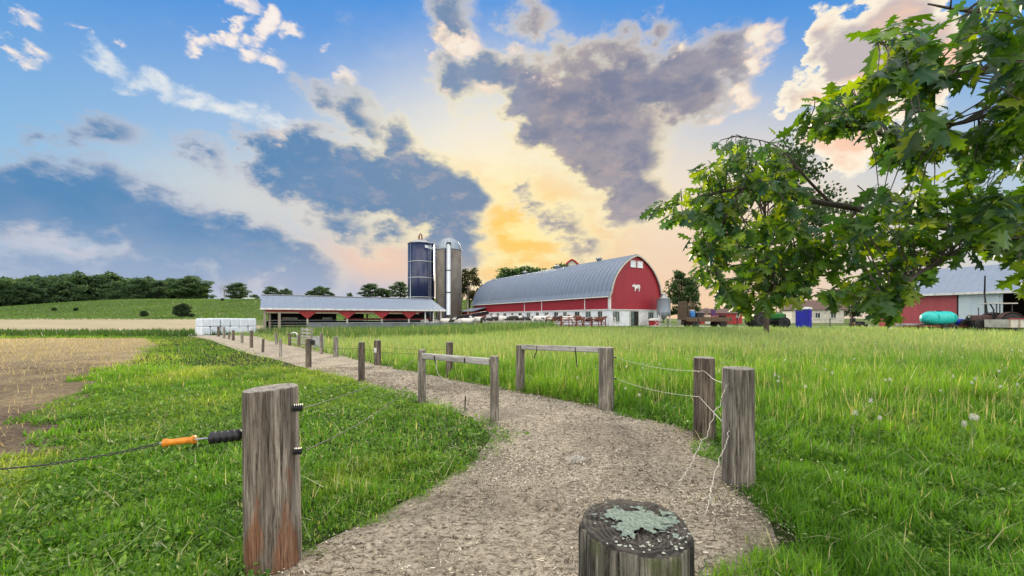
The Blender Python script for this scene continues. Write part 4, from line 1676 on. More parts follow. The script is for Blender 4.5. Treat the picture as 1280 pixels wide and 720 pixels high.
# ------------------------------------------------------------------ weathered posts
def post_mesh(name, r, h, seed, mats, ns=40, nz=22, taper=.96, cracks=6, tilt_top=0.0, rough=.012):
    g = np.random.default_rng(seed)
    ang = np.arange(ns) / ns * 2 * np.pi
    ph = g.random(6) * 6.28
    zs = np.concatenate([np.linspace(-.15, h - .02, nz), [h - .008, h]])
    ca = g.random(cracks) * 6.28
    cw = .05 + .06 * g.random(cracks)
    cdep = r * (.03 + .05 * g.random(cracks)) * (.6 if cracks > 10 else 1)
    c0 = g.random(cracks) * .6 * h
    V = []
    fine = g.normal(0, rough, ns)
    for k, z in enumerate(zs):
        rr = r * (1 - (1 - taper) * z / h) * (1 + .025 * np.sin(ang * 2 + ph[0]) + .018 * np.sin(ang * 3 + ph[1] + z) + fine + g.normal(0, .003, ns))
        for a, w_, d_, z_ in zip(ca, cw, cdep, c0):
            da = (ang - a - .05 * math.sin(z * 4 + a) + np.pi) % (2 * np.pi) - np.pi
            rr = rr - d_ * np.exp(-(da / w_) ** 2) * ss(z_ - .1, z_ + .2, z)
        if k == nz:
            rr = rr * .985
        if k == nz + 1:
            rr = rr * .94
        V.append(np.stack([rr * np.cos(ang), rr * np.sin(ang), np.full(ns, z) + (tilt_top * rr * np.cos(ang) if k >= nz - 1 else 0)], 1))
    nr = len(zs)
    fs = []
    mi = []
    for k in range(nr - 1):
        for i in range(ns):
            j = (i + 1) % ns
            fs.append((k * ns + i, k * ns + j, (k + 1) * ns + j, (k + 1) * ns + i))
            mi.append(0 if k < nr - 2 else 1)
    last = V[-1]
    base = (nr - 1) * ns
    for q, s_ in enumerate((.75, .5, .25)):
        p = last * s_
        p[:, 2] = h + tilt_top * p[:, 0] - .004 * q + g.normal(0, .0035, ns)
        V.append(p)
        b2 = (nr + q) * ns
        for i in range(ns):
            j = (i + 1) % ns
            fs.append((base + i, base + j, b2 + j, b2 + i))
            mi.append(1)
        base = b2
    V = np.concatenate(V)
    fs = np.array(fs)
    n0 = len(V)
    V = np.concatenate([V, [[0, 0, h - .015]]])
    tri = np.array([(base + i, base + (i + 1) % ns, n0) for i in range(ns)])
    o = np_mesh(name, V, [fs, tri], mats, smooth=True, mi=mi + [1] * ns)
    return o


def insulator(parent, p, direction, r=.016, l=.075):
    """ribbed black insulator screwed into a post, with its nail"""
    mb = MB()
    prof = [(r * .6, 0)]
    n = 5
    for i in range(n):
        z = l * (i + .2) / n
        prof += [(r * .7, z), (r * 1.15, z + l * .05), (r * 1.15, z + l * .11), (r * .7, z + l * .14)]
    prof += [(r * .6, l), (0, l)]
    mb.lathe(p, prof, 12, axis=direction)
    return mb.build('insulator', M['blackplastic'], parent)


POSTS = {}


def put_post(key, px, by, wpx, ty, mat, label, end='end', seed=None, group='weathered fence posts along the lane', lean=(0, 0), ns=40, name='fence_post', tilt=0.0):
    d = F * EYE / (by - HY)
    x = (px - CX) / F * d
    r = wpx / F * d / 2
    h = (by - ty) / F * d
    d2 = d + r * .6
    o = post_mesh(name, r, h, seed or int(px), [M[mat], M[end]], ns=ns, nz=22 if ns > 20 else 6, tilt_top=tilt)
    o.location = (x, d2, gz(x, d2))
    o.rotation_euler = (R(lean[0]), R(lean[1]), 0)
    tag(o, label, 'fence post', group)
    POSTS[key] = (Vector((x, d2, gz(x, d2))), r, h, o)
    return o


# the near post on the left, rust-red stains down its face
p = put_post('near', 331, 716, 63, 487, 'post_red', 'stout grey post with red-brown stains holding the orange gate handle', ns=72, seed=3, tilt=.06, lean=(0, -.8))
pr, ph_, = POSTS['near'][1], POSTS['near'][2]
insulator(p, (pr * .97, -.03, 1.02), (1, .15, 0), .022, .06)
insulator(p, (pr * .98, -.03, .74), (1, .15, 0), .020, .05)
insulator(p, (-pr * .93, -.07, .865), (-1, -.1, -.08), .034, .19)
# the lichen-covered post below the lens
sd_ = 1.08
sx, sz = (794 - CX) / F * sd_, EYE + (HY - 653) / F * sd_
st = post_mesh('fence_post', .153, sz, 21, [M['stump'], M['end_dark']], ns=110, nz=30, cracks=16, taper=.97, rough=.022)
st.location = (sx, sd_, gz(sx, sd_))
tag(st, 'thick dark post whose sawn top is crusted with pale green lichen', 'fence post', 'weathered fence posts along the lane')
POSTS['stump'] = (Vector((sx, sd_, 0)), .153, sz, st)


def lichen(parent, z, r):
    """one crusted sheet with ragged holes, then a few flakes near the rim"""
    n = 120
    xs = np.linspace(-r * .86, r * .86, n)
    X, Y = np.meshgrid(xs, xs)
    q = np.hypot((X - .008) / (r * .60), (Y - .010) / (r * .52))
    nz_ = vn1.fbm(X + 3, Y + 3, 26, 4)
    n2_ = vn2.fbm(X + 5, Y + 5, 75, 4)
    dens = 1.05 - q + 1.5 * (nz_ - .5) + .85 * (n2_ - .5)
    side = .20 * np.exp(-((X - .05) ** 2 + (Y + .125) ** 2) / .0011) + .15 * np.exp(-((X + .09) ** 2 + (Y - .03) ** 2) / .0008)
    keep = ((dens + side) > .12) & (np.hypot(X, Y) < r * .90)
    Z = z + .0015 + .0045 * n2_ * np.clip((dens + side) * 2, 0, 1)
    idx = np.full((n, n), -1)
    sel = keep[:-1, :-1] & keep[1:, :-1] & keep[:-1, 1:] & keep[1:, 1:]
    V = np.stack([X, Y, Z], -1).reshape(-1, 3)
    i = np.arange(n - 1)[:, None] * n + np.arange(n - 1)[None]
    Fq = np.stack([i, i + 1, i + n + 1, i + n], -1)[sel]
    used = np.unique(Fq)
    mp = np.full(n * n, -1)
    mp[used] = np.arange(len(used))
    np_mesh('lichen_crust', V[used], [mp[Fq]], M['lichen'], smooth=True, parent=parent)['kind'] = 'stuff'
    g = random.Random(4)
    mb = MB()
    for i in range(60):
        a, q = g.uniform(0, 6.28), g.uniform(.55, .94)
        if g.random() < .6:
            a = g.gauss(-1.35, .6)
        cx, cy = r * q * math.cos(a), r * q * math.sin(a)
        s = g.uniform(.0014, .0048)
        k = 9
        rs = [s * g.uniform(.45, 1.35) for _ in range(k)]
        top = [(cx + rs[j] * math.cos(6.283 * j / k), cy + rs[j] * math.sin(6.283 * j / k), z + .001) for j in range(k)]
        vs = top + [(cx, cy, z + .0022)]
        mb.add(vs, [(j, (j + 1) % k, k) for j in range(k)], 0, True)
    mb.build('lichen_specks', M['lichen_pale'], parent)['kind'] = 'stuff'


lichen(st, sz, .153)

put_post('right', 929, 613, 37, 461, 'post', 'grey split post nearest the lane on the right, strings tied round it', ns=56, seed=8)
put_post('right2', 884, 551, 25, 447, 'post_dark', 'dark brown post just behind the grey split post, wire crossing it', ns=40, end='end')
put_post('mid', 561.5, 472, 9.5, 427, 'post_dark', 'single dark post at the lane edge, seen over the left rail', ns=24)
put_post('sign', 471, 457, 8.5, 425, 'post_dark', 'dark post carrying a small white card', ns=24)
cx_, cr_, chh, co_ = POSTS['sign']
MB().box((-cr_ * .3, -cr_ - .012, chh * .62), (.09, .012, .16)).build('white_card', M['white'], co_)
MB().bar((-cr_ * .3, -cr_ - .03, chh * .68), (-cr_ * .3, -cr_ + .03, chh * .68), .012).build('card_nail', M['steel'], co_)
put_post('l1', 451, 478, 8, 429, 'post_dark', 'dark post left of the lane, next beyond the left rail frame', ns=24)
put_post('l2', 384.5, 460, 7, 423, 'post_dark', 'dark stout post left of the lane with a block at its top', ns=24)
cx_, cr_, chh, co_ = POSTS['l2']
MB().box((cr_ + .05, -.02, chh - .12), (.14, .12, .18), bev=.02).build('insulator_block', M['blackplastic'], co_)
put_post('r1', 419, 447, 6, 421, 'post_pale', 'bleached pale post on the right of the lane', ns=20)
put_post('r2', 401, 443.5, 4, 416, 'post', 'slim grey post between the bleached post and the white gate', ns=16)
put_post('r3', 373, 434, 3.6, 418, 'post_dark', 'dark post at the right end of the white hurdle', ns=14)
put_post('r4', 361.5, 433, 3.6, 417, 'post_dark', 'dark post at the left end of the white hurdle', ns=14)
put_post('r5', 345, 432.5, 3.6, 417, 'post_pale', 'pale leaning post near the shed end, right of the lane', ns=14, lean=(0, -3))
put_post('l3', 350, 447.5, 3.4, 424, 'post_pale', 'thin pale post on the left lane edge before the stout dark one', ns=14)
put_post('l4', 328, 441.5, 3.0, 424, 'post_dark', 'thin leaning post on the left lane edge', ns=14, lean=(0, 2))
put_post('l5', 313.5, 436, 4.0, 413, 'post_dark', 'tall dark post left of the lane in front of the shed apron', ns=14)
put_post('l6', 302, 430.5, 3.2, 416, 'post', 'short grey post between the tall dark post and the bales', ns=12)
put_post('l7', 291, 427, 3.0, 413, 'post_dark', 'dark post before the right end of the white bales', ns=12)
put_post('l8', 286, 425.5, 2.6, 415, 'post', 'small grey post before the middle of the bale stack', ns=12)
put_post('l9', 279.5, 424, 2.4, 409, 'post', 'slender upright post before the middle of the bale stack', ns=12)
put_post('l10', 272.5, 421.5, 2.8, 408, 'post_dark', 'dark post standing before the bales, farthest of the left row', ns=12)


# ------------------------------------------------------------------ two-post braces with a rail on top
def brace(label, a, b, rail_py, hang, mat='post'):
    (pxa, bya, wa, tya), (pxb, byb, wb, tyb) = a, b
    da, db = F * EYE / (bya - HY), F * EYE / (byb - HY)
    A = Vector(((pxa - CX) / F * da, da, 0))
    B = Vector(((pxb - CX) / F * db, db, 0))
    A.z, B.z = gz(A.x, A.y), gz(B.x, B.y)
    root = thing('fence_brace', label, 'fence brace', A, 0, 'two-post rail frames beside the lane')
    ha, hb = (bya - tya) / F * da, (byb - tyb) / F * db
    ra, rb = wa / F * da / 2, wb / F * db / 2
    for P, r, h, sd, m_ in ((A, ra, ha, int(pxa), mat), (B, rb, hb, int(pxb), mat)):
        o = post_mesh('post', r, h, sd, [M[m_], M['end']], ns=32)
        o.parent = root
        o.location = P - A
    za, zb = EYE + (HY - rail_py[0]) / F * da, EYE + (HY - rail_py[1]) / F * db
    u = (B - A)
    u.z = 0
    u.normalize()
    s0, s1 = Vector((A.x, A.y, za)) + u * (ra * .9), Vector((B.x, B.y, zb)) - u * (rb * .9)
    off = Vector((u.y, -u.x, 0)) * .02
    L = (s1 - s0).length
    mb = MB()
    mb.box((0, 0, L / 2), (.085, .105, L), bev=.012)
    rl = mb.build('rail', M['rail'], root)
    rl.location = s0 + off - A
    rl.rotation_mode = 'QUATERNION'
    rl.rotation_quaternion = (s1 - s0).to_track_quat('Z', 'Y')
    for k, (t, ln, sw) in enumerate(hang):
        p0 = s0.lerp(s1, t) + off - A
        mb = MB()
        mb.tube([p0 + Vector((0, -.06, .03)), p0 + Vector((sw * .3, -.07, -ln * .4)), p0 + Vector((sw, -.03, -ln))], .012, 6)
        mb.build('hanging_strap', M['blackplastic'], root)
    return root, A, B, ha, hb


BR1 = brace('silvery rail frame of two slim posts on the left of the lane', (527.5, 506, 9.5, 437), (618, 528, 11, 445), (444.5, 452.5), [(.2, .16, .05), (.66, .05, 0)])
BR2 = brace('bleached rail frame of two stout posts at the meadow edge', (650.5, 490, 11, 430), (757.5, 513, 19, 433.5), (433.5, 437.5), [(.22, .22, -.06), (.72, .34, .04)])
mb = MB()
g_ = at(581, 6.8)
mb.tube([(g_.x, g_.y, -.02), (g_.x + .01, g_.y, .28)], .012, 6)
o = mb.build('ground_stake', M['blackplastic'])
tag(o, 'short dark stake in the lane below the left rail', 'stake')


# ------------------------------------------------------------------ wires, strings, gate handle
def sag(a, b, s, n=14, jit=0.0, seed=0):
    g = random.Random(seed)
    out = []
    for i in range(n + 1):
        t = i / n
        p = Vector(a).lerp(Vector(b), t)
        p.z -= s * 4 * t * (1 - t)
        if 0 < i < n:
            p += Vector((g.gauss(0, jit), g.gauss(0, jit), g.gauss(0, jit)))
        out.append(p)
    return out


def catmull(pts, k=6):
    pts = [Vector(p) for p in pts]
    P = [pts[0]] + pts + [pts[-1]]
    out = []
    for i in range(1, len(P) - 2):
        for j in range(k):
            t = j / k
            a, b, c, d = P[i - 1], P[i], P[i + 1], P[i + 2]
            out.append(.5 * ((2 * b) + (c - a) * t + (2 * a - 5 * b + 4 * c - d) * t * t + (3 * b - a - 3 * c + d) * t ** 3))
    out.append(pts[-1])
    return out


def wire(name, pts, r, mat, label, cat='wire', group=None):
    mb = MB()
    mb.tube(pts, r, 5)
    return tag(mb.build(name, M[mat]), label, cat, group)


def on(key, frac, side=(0, -1, 0)):
    P, r, h, _ = POSTS[key]
    return P + Vector((0, 0, h * frac)) + Vector(side) * (r + .006)


# gate handle hooked to the near post
P, r, h, _ = POSTS['near']
q = P + Vector((-r * .93 - .185, -.09, .85))
hd = thing('spring_grip', 'orange spring gate handle hooked to the near post', 'gate handle', q)
dirv = Vector((-1, -.14, -.085)).normalized()
mb = MB()
mb.tube([(.02, 0, .0), dirv * .10], .006, 6)
mb.tube([Vector((.025, 0, .02)), Vector((.02, 0, -.01)), dirv * .02], .008, 6)
mb.build('hook', M['steel'], hd)
mb = MB()
mb.lathe(dirv * .10, [(.012, 0), (.027, .002), (.027, .014), (.019, .02), (.0205, .06), (.019, .13), (.021, .155), (.026, .16), (.026, .175), (.012, .18)], 18, axis=dirv)
mb.build('grip', M['orange'], hd)
mb = MB()
mb.lathe(dirv * .275, [(.008, 0), (.009, .02), (.004, .03)], 10, axis=dirv)
mb.build('end_cap', M['steel'], hd)
e0 = q + dirv * .30
e1 = W(-40, 588, 2.75)
core = sag(e0, e1, .035, 60)
w1, w2 = [], []
for i, c in enumerate(core):
    a = i * .95
    k = .0075 if i < 34 else .003
    w1.append(c + Vector((0, math.cos(a) * k, math.sin(a) * k)))
    w2.append(c - Vector((0, math.cos(a) * k, math.sin(a) * k)))
mb = MB()
mb.tube(w1, .0036, 5)
mb.tube(w2, .0036, 5)
tag(mb.build('gate_wire', M['wire_dark']), 'dark twisted wire running left from the orange handle', 'wire')
# lines from the near post to the left brace and on along the row
pa = P + Vector((r + .05, 0, 1.02))
wire('fence_wire', sag(pa, BR1[1] + Vector((0, -.07, BR1[3] - .06)), .10), .003, 'wire_dark', 'upper dark wire from the near post to the left rail frame')
wire('fence_wire', sag(P + Vector((r + .05, 0, .74)), BR1[1] + Vector((0, -.07, BR1[3] - .42)), .12), .003, 'wire_dark', 'lower dark wire from the near post to the left rail frame')
wire('fence_wire', sag(BR1[1] + Vector((-.05, 0, BR1[3] - .08)), on('l1', .86), .05), .004, 'wire_dark', 'dark wire from the left rail frame to the next post')
wire('fence_wire', sag(on('l1', .84), on('l2', .84), .06), .005, 'wire_dark', 'dark wire between the two stout posts left of the lane')
wire('fence_wire', sag(on('mid', .8), on('sign', .8), .06), .004, 'wire_dark', 'dark wire from the single post to the post with the white card')
# white polywire on the right
B2 = BR2[2]
ra_ = Vector((.14, -.03, 0))
for zz, nm in ((.93, 'upper'), (.56, 'lower')):
    ins = Vector((.13, 0, zz))
    insulator(BR2[0], (B2 - BR2[1]) + ins, (1, 0, 0), .014, .05)
wire('polywire', sag(B2 + Vector((.18, 0, .93)), W(873, 464, 5.12), .05), .0032, 'wire_white', 'upper white string from the rail frame to the dark brown post')
wire('polywire', sag(B2 + Vector((.18, 0, .56)), W(874, 496, 5.10), .05), .0032, 'wire_white', 'lower white string from the rail frame to the dark brown post')
wire('polywire', catmull([W(872, 465, 5.02), W(880, 464, 4.98), W(892, 474, 4.6), W(904, 478.5, 4.1), W(911, 480, 3.72)], 6), .0032, 'wire_white', 'white string tied from the dark brown post to the grey split post top')
wire('polywire', catmull([W(874, 496, 5.02), W(886, 509, 4.7), W(900, 524, 4.2), W(911, 535, 3.72)], 6), .0032, 'wire_white', 'white string sloping down between the two right posts')


def wiggly(pts, seed, amp=.012, k=8):
    g = random.Random(seed)
    c = catmull(pts, k)
    return [c[0]] + [p + Vector((g.gauss(0, amp), g.gauss(0, amp), g.gauss(0, amp) * .6)) for p in c[1:-1]] + [c[-1]]


def gpt(px, py, dz=.035):
    p = G(px, py)
    return Vector((p.x, p.y, p.z + dz))


wire('loose_string', wiggly([W(909, 481, 3.7), W(903, 496, 3.68), W(892, 520, 3.6), W(883, 543, 3.5), W(874, 559, 3.4), W(860, 586, 3.2), W(848, 604, 3.05), gpt(836, 632), gpt(826, 655)], 5, .006), .0030, 'wire_white', 'long loose white string trailing from the split post down onto the lane')
wire('loose_string', wiggly([W(911, 537, 3.66), W(907, 557, 3.55), W(896, 584, 3.3), W(889, 612, 3.0), W(882, 640, 2.75), gpt(868, 672), gpt(862, 700)], 6, .005), .0030, 'wire_white', 'shorter loose white string hanging beside the split post')
wire('loose_string', wiggly([gpt(896, 650), gpt(893, 668), gpt(890, 690), gpt(880, 712), gpt(870, 730)], 9, .006), .003, 'wire_dark', 'dark string end lying in the chips behind the lichen post')
# string hanging from the left rail
A1, B1 = BR1[1], BR1[2]
wire('loose_string', catmull([W(545, 449, 6.9), W(547, 466, 6.85), W(556, 474, 6.8), W(566, 480, 6.75)], 5), .005, 'wire_white', 'slack string hanging below the left rail')


# ------------------------------------------------------------------ white hurdle and slatted pallet gate near the shed end
def hurdle():
    a, b = G(363, 432), G(372, 433)
    root = thing('tube_hurdle', 'white curved tube hurdle between two dark posts near the shed', 'hurdle', a)
    u = b - a
    mb = MB()
    mb.tube(catmull([(0, 0, 0), (0.0, 0, .55), (.08, 0, .74), (u.x - .08, u.y, .76), (u.x, u.y, .55), (u.x, u.y, 0)], 5), .035, 8)
    mb.build('frame', M['white'], root)
    for z in (.2, .45):
        MB().tube([(0, 0, z), (u.x, u.y, z)], .025, 6).build('bar', M['white'], root)
    a = G(376.5, 435)
    b = G(389, 437)
    root = thing('slatted_gate', 'small pale slatted gate beside the white hurdle', 'gate', a)
    u = (b - a)
    L = u.length
    root.rotation_euler = (0, 0, math.atan2(u.y, u.x))
    for i in range(6):
        MB().box((L / 2, 0, .12 + i * .18), (L, .04, .09)).build('slat', M['rail'], root)
    for xx in (.04, L / 2, L - .04):
        MB().box((xx, .045, .55), (.08, .04, 1.15)).build('upright', M['rail'], root)
    a = G(391, 437)
    root = thing('plank_hoarding', 'low pale plank panel right of the slatted gate', 'panel', a)
    MB().box((.28, 0, .35), (.55, .05, .62)).build('board', M['concrete_light'], root)
    MB().box((.28, .05, .12), (.5, .05, .1)).build('batten', M['rail'], root)


hurdle()

# ------------------------------------------------------------------ wire fence along the far edge of the meadow
k = 0
for px, lab in ((835, 'thin dark stake by the silver bin, at the far meadow edge'), (873, 'thin stake in front of the wagon wheels'), (921.5, 'dark stake with a pale cap right of the wagon'), (975, 'thin stake below the tractor front wheel'),
                (1037.5, 'thin stake right of the blue toilet'), (1063, 'short stake between the toilet and the hanging leaves'), (1205, 'slim stake beside the turquoise tank')):
    p = at(px, 42.5)
    o = MB().tube([(0, 0, -.1), (0, 0, 1.15)], .045, 6).build('fence_stake', M['wire_dark'], None, p)
    tag(o, lab, 'fence stake', 'thin stakes of the far wire fence')
    if px == 921.5:
        MB().lathe((0, 0, 1.15), [(.10, 0), (.11, .15), (.07, .32), (0, .36)], 10).build('cap', M['concrete_light'], o)
pts = [at(px, 42.5, .95) for px in range(815, 1300, 20)]
wire('far_wire', pts, .010, 'wire_dark', 'dark wire strung along the far edge of the meadow')
# ------------------------------------------------------------------ the oak whose boughs hang into the picture
def oak_leaf_proto():
    """lobed leaf, stalk at the origin, tip at +Y, unit length"""
    half = [(0, 0), (.025, .08), (.09, .14), (.17, .17), (.12, .25), (.11, .30), (.22, .35), (.31, .43), (.20, .46), (.13, .51), (.135, .57), (.26, .64), (.33, .74), (.20, .73), (.125, .77), (.13, .82), (.18, .92), (.10, .90), (.045, .93), (0, 1.04)]
    mid = [(0, y) for _, y in half]
    V, Fc = [], []
    n = len(half)
    for s in (1, -1):
        b = len(V)
        for (x, y), (mx, my) in zip(half, mid):
            yy = min(max(my - .0, 0), 1.0)
            V.append((0, yy * .96, 0))
            V.append((s * x, y, -.34 * x + .10 * math.sin(y * 9) * x))
        for i in range(n - 1):
            q = [b + 2 * i, b + 2 * i + 1, b + 2 * i + 3, b + 2 * i + 2]
            Fc.append(q if s == 1 else q[::-1])
    V = np.array(V)
    V[:, 2] -= .18 * V[:, 1] ** 2
    # stalk
    b = len(V)
    V = np.concatenate([V, [(-.008, -.16, .02), (.008, -.16, .02), (.006, .02, 0), (-.006, .02, 0)]])
    Fc.append([b, b + 1, b + 2, b + 3])
    return V, np.array(Fc)


def leaves_mesh(name, pos, direc, normal, size, col, mat, parent, proto):
    V0, F0 = proto
    n = len(pos)
    y = direc / np.linalg.norm(direc, axis=1, keepdims=True)
    z = normal - (normal * y).sum(1, keepdims=True) * y
    z /= np.linalg.norm(z, axis=1, keepdims=True) + 1e-9
    x = np.cross(y, z)
    B = np.stack([x, y, z], 1)
    V = (V0[None] @ B) * size[:, None, None] + pos[:, None, :]
    k = len(V0)
    Fq = (np.arange(n)[:, None, None] * k + F0[None]).reshape(-1, F0.shape[1])
    return np_mesh(name, V.reshape(-1, 3), [Fq], mat, cols=np.repeat(col, k, 0), smooth=False, parent=parent)


def build_oak():
    g = np.random.default_rng(33)
    gr_ = random.Random(33)
    T = Vector((6.3, 4.3, 0))
    root = thing('oak_tree', 'oak with big lobed green leaves on boughs hanging over the meadow', 'tree', (0, 0, 0))
    mb = MB()
    zt = [-.1, .3, 1.2, 2.4, 3.6, 5.2, 7.0]
    mb.tube([T + Vector((.05 * math.sin(z), .06 * math.cos(z * 1.3), z)) for z in zt], [.44, .33, .27, .25, .21, .15, .07], 20)
    mb.build('trunk', M['bark'], root)
    limbs = [
        ([T + Vector((-.05, 0, 2.0)), W(1330, 300, 3.6), W(1180, 284, 3.1), W(1072, 261, 2.85), W(1030, 254, 2.78), W(985, 246, 2.7), W(930, 236, 2.65), W(870, 248, 2.7), W(832, 262, 2.75)], .034),
        ([T + Vector((-.1, -.05, 2.7)), W(1330, 235, 3.2), W(1230, 200, 2.7), W(1130, 175, 2.4), W(1060, 158, 2.35), W(1008, 160, 2.4)], .030),
        ([T + Vector((-.1, -.1, 3.6)), W(1320, 70, 2.7), W(1240, 88, 2.2), W(1180, 92, 1.95), W(1120, 62, 1.85), W(1092, 48, 1.85)], .026),
        ([T + Vector((-.05, -.1, 1.75)), W(1320, 292, 3.2), W(1230, 305, 2.6), W(1160, 335, 2.35), W(1125, 362, 2.25), W(1106, 388, 2.2)], .024),
        ([T + Vector((-.1, -.15, 3.0)), W(1330, 160, 2.9), W(1260, 140, 2.3), W(1190, 155, 2.1), W(1140, 130, 2.05)], .022),
        ([W(1040, 256, 2.79), W(1010, 225, 2.75), W(985, 195, 2.75), W(960, 178, 2.75), W(915, 170, 2.7)], .011),
        ([W(1072, 261, 2.85), W(1040, 300, 2.75), W(1000, 330, 2.65), W(970, 365, 2.6)], .014),
        ([W(1180, 284, 3.1), W(1130, 262, 2.9), W(1090, 245, 2.85), W(1072, 232, 2.8)], .012),
        ([T + Vector((-.1, -.2, 4.1)), W(1320, 10, 2.4), W(1230, 15, 1.9), W(1160, 5, 1.8)], .02),
        ([W(930, 236, 2.65), W(905, 275, 2.6), W(890, 320, 2.6), W(880, 350, 2.6)], .010),
    ]
    samples = []
    for pts, r in limbs:
        c = catmull(pts, 8)
        m = len(c)
        mb = MB()
        mb.tube(c, [max(.0035, r * (1 - .85 * i / (m - 1))) for i in range(m)], 8)
        mb.build('bough', M['twig'], root)
        samples += c[4:]
    S = np.array([tuple(p) for p in samples])
    gaps = [(1215, 128, 40, 22), (1160, 18, 22, 10), (1062, 205, 34, 28), (1045, 240, 28, 14), (1185, 300, 26, 10), (1012, 195, 9, 30), (1120, 138, 16, 10), (1138, 395, 14, 24), (1215, 345, 36, 18), (1110, 225, 16, 9), (1075, 330, 8, 5), (1260, 65, 12, 10), (1245, 215, 14, 6), (1170, 215, 12, 7), (940, 255, 10, 6), (1200, 60, 10, 8), (1255, 320, 16, 8)]
    regions = [
        # outline in the photograph, distance range, leaf clusters, leaf length
        ([(818, 258), (838, 240), (868, 222), (880, 205), (884, 190), (898, 180), (930, 172), (958, 178), (985, 205), (992, 235), (1000, 262), (1018, 285), (1020, 330), (1002, 372), (962, 385), (925, 378), (893, 372), (868, 345), (862, 310), (842, 275)], (2.35, 2.95), 185, .108),
        ([(1084, 28), (1110, 14), (1160, 0), (1340, -40), (1340, 110), (1290, 170), (1210, 158), (1160, 170), (1120, 160), (1110, 120), (1090, 90), (1100, 55)], (1.5, 2.1), 84, .136),
        ([(1005, 150), (1020, 120), (1060, 100), (1100, 80), (1150, 110), (1180, 150), (1240, 150), (1240, 230), (1180, 235), (1130, 200), (1100, 196), (1075, 168), (1045, 158), (1015, 175)], (2.1, 2.7), 80, .112),
        ([(1230, 120), (1345, 90), (1345, 300), (1230, 300), (1200, 230)], (1.9, 3.0), 66, .136),
        ([(1022, 292), (1065, 268), (1100, 245), (1130, 236), (1180, 235), (1300, 250), (1330, 330), (1235, 318), (1190, 330), (1160, 352), (1135, 365), (1118, 388), (1098, 388), (1085, 378), (1050, 378), (1018, 362)], (2.1, 2.9), 140, .12),
        ([(1085, 365), (1125, 350), (1120, 385), (1106, 398), (1092, 388)], (2.1, 2.4), 12, .09),
        ([(1225, 290), (1340, 285), (1340, 350), (1290, 352), (1250, 335)], (2.0, 2.6), 22, .13),
        ([(895, 350), (960, 365), (965, 385), (925, 378)], (2.4, 2.7), 10, .12),
    ]
    P, Dv, Nv, Sz, Cc = [], [], [], [], []
    tw = MB()
    for poly, (d0, d1), cnt, ls in regions:
        pa = np.array(poly)
        gm = 9 if d0 > 2.3 else (18 if d0 < 2 else 13)
        made = 0
        tries = 0
        while made < cnt and tries < 6000:
            tries += 1
            px = gr_.uniform(pa[:, 0].min(), pa[:, 0].max())
            py = gr_.uniform(pa[:, 1].min(), pa[:, 1].max())
            if not in_poly(np.array([px]), np.array([py]), poly)[0]:
                continue
            if any(((px - a) / (rx + gm)) ** 2 + ((py - b) / (ry + gm)) ** 2 < 1 for a, b, rx, ry in gaps):
                continue
            made += 1
            c = W(px, py, gr_.uniform(d0, d1))
            # twig from the nearest bough point that lies towards the trunk
            cv = np.array(c)
            dist = np.linalg.norm(S - cv, axis=1) + np.maximum(0, cv[0] - S[:, 0] + .05) * 1.5
            j = int(np.argmin(dist + .12 * g.random(len(S))))
            b0 = Vector(S[j])
            if (c - b0).length > .75:
                b0 = c + (b0 - c).normalized() * .4
            mid = b0.lerp(c, .55) + Vector((gr_.gauss(0, .02), gr_.gauss(0, .02), .03))
            tw.tube([b0, mid, c], [.0042, .003, .0018], 5)
            out = (c - mid)
            out = out.normalized() if out.length > 1e-6 else Vector((-1, 0, 0))
            lc = .5 + .5 * vn1.fbm(np.array([c.x * 3]), np.array([c.z * 3]), 1.0, 2)[0]
            for q in range(gr_.randint(5, 9)):
                t = gr_.uniform(-.09, .02)
                a = gr_.uniform(0, 6.283)
                d = Vector((out.x * .5 + math.cos(a) * .75, out.y * .4 + math.sin(a) * .75, out.z * .3 + gr_.gauss(-.55, .45)))
                d.normalize()
                nrm = Vector((gr_.gauss(0, .75), gr_.gauss(-.35, .75), 1.0))
                P.append(c + out * t + d * .02)
                Dv.append(d)
                Nv.append(nrm)
                Sz.append(ls * gr_.uniform(.45, 1.2))
                k = gr_.random()
                base = np.array((.026, .078, .016)) * (1 - k) + np.array((.085, .165, .017)) * k
                if gr_.random() < .22:
                    base = np.array((.035, .095, .055))  # sky gloss on some leaves put into a blue-green tint
                if gr_.random() < .14:
                    base = np.array((.19, .27, .02))
                Cc.append(base * gr_.uniform(.75, 1.2))
    tw.build('twigs', M['twig'], root)['kind'] = 'stuff'
    leaves_mesh('crown', np.array(P), np.array(Dv), np.array(Nv), np.array(Sz), np.array(Cc), M['oakleaf'], root, oak_leaf_proto())
    return root


build_oak()


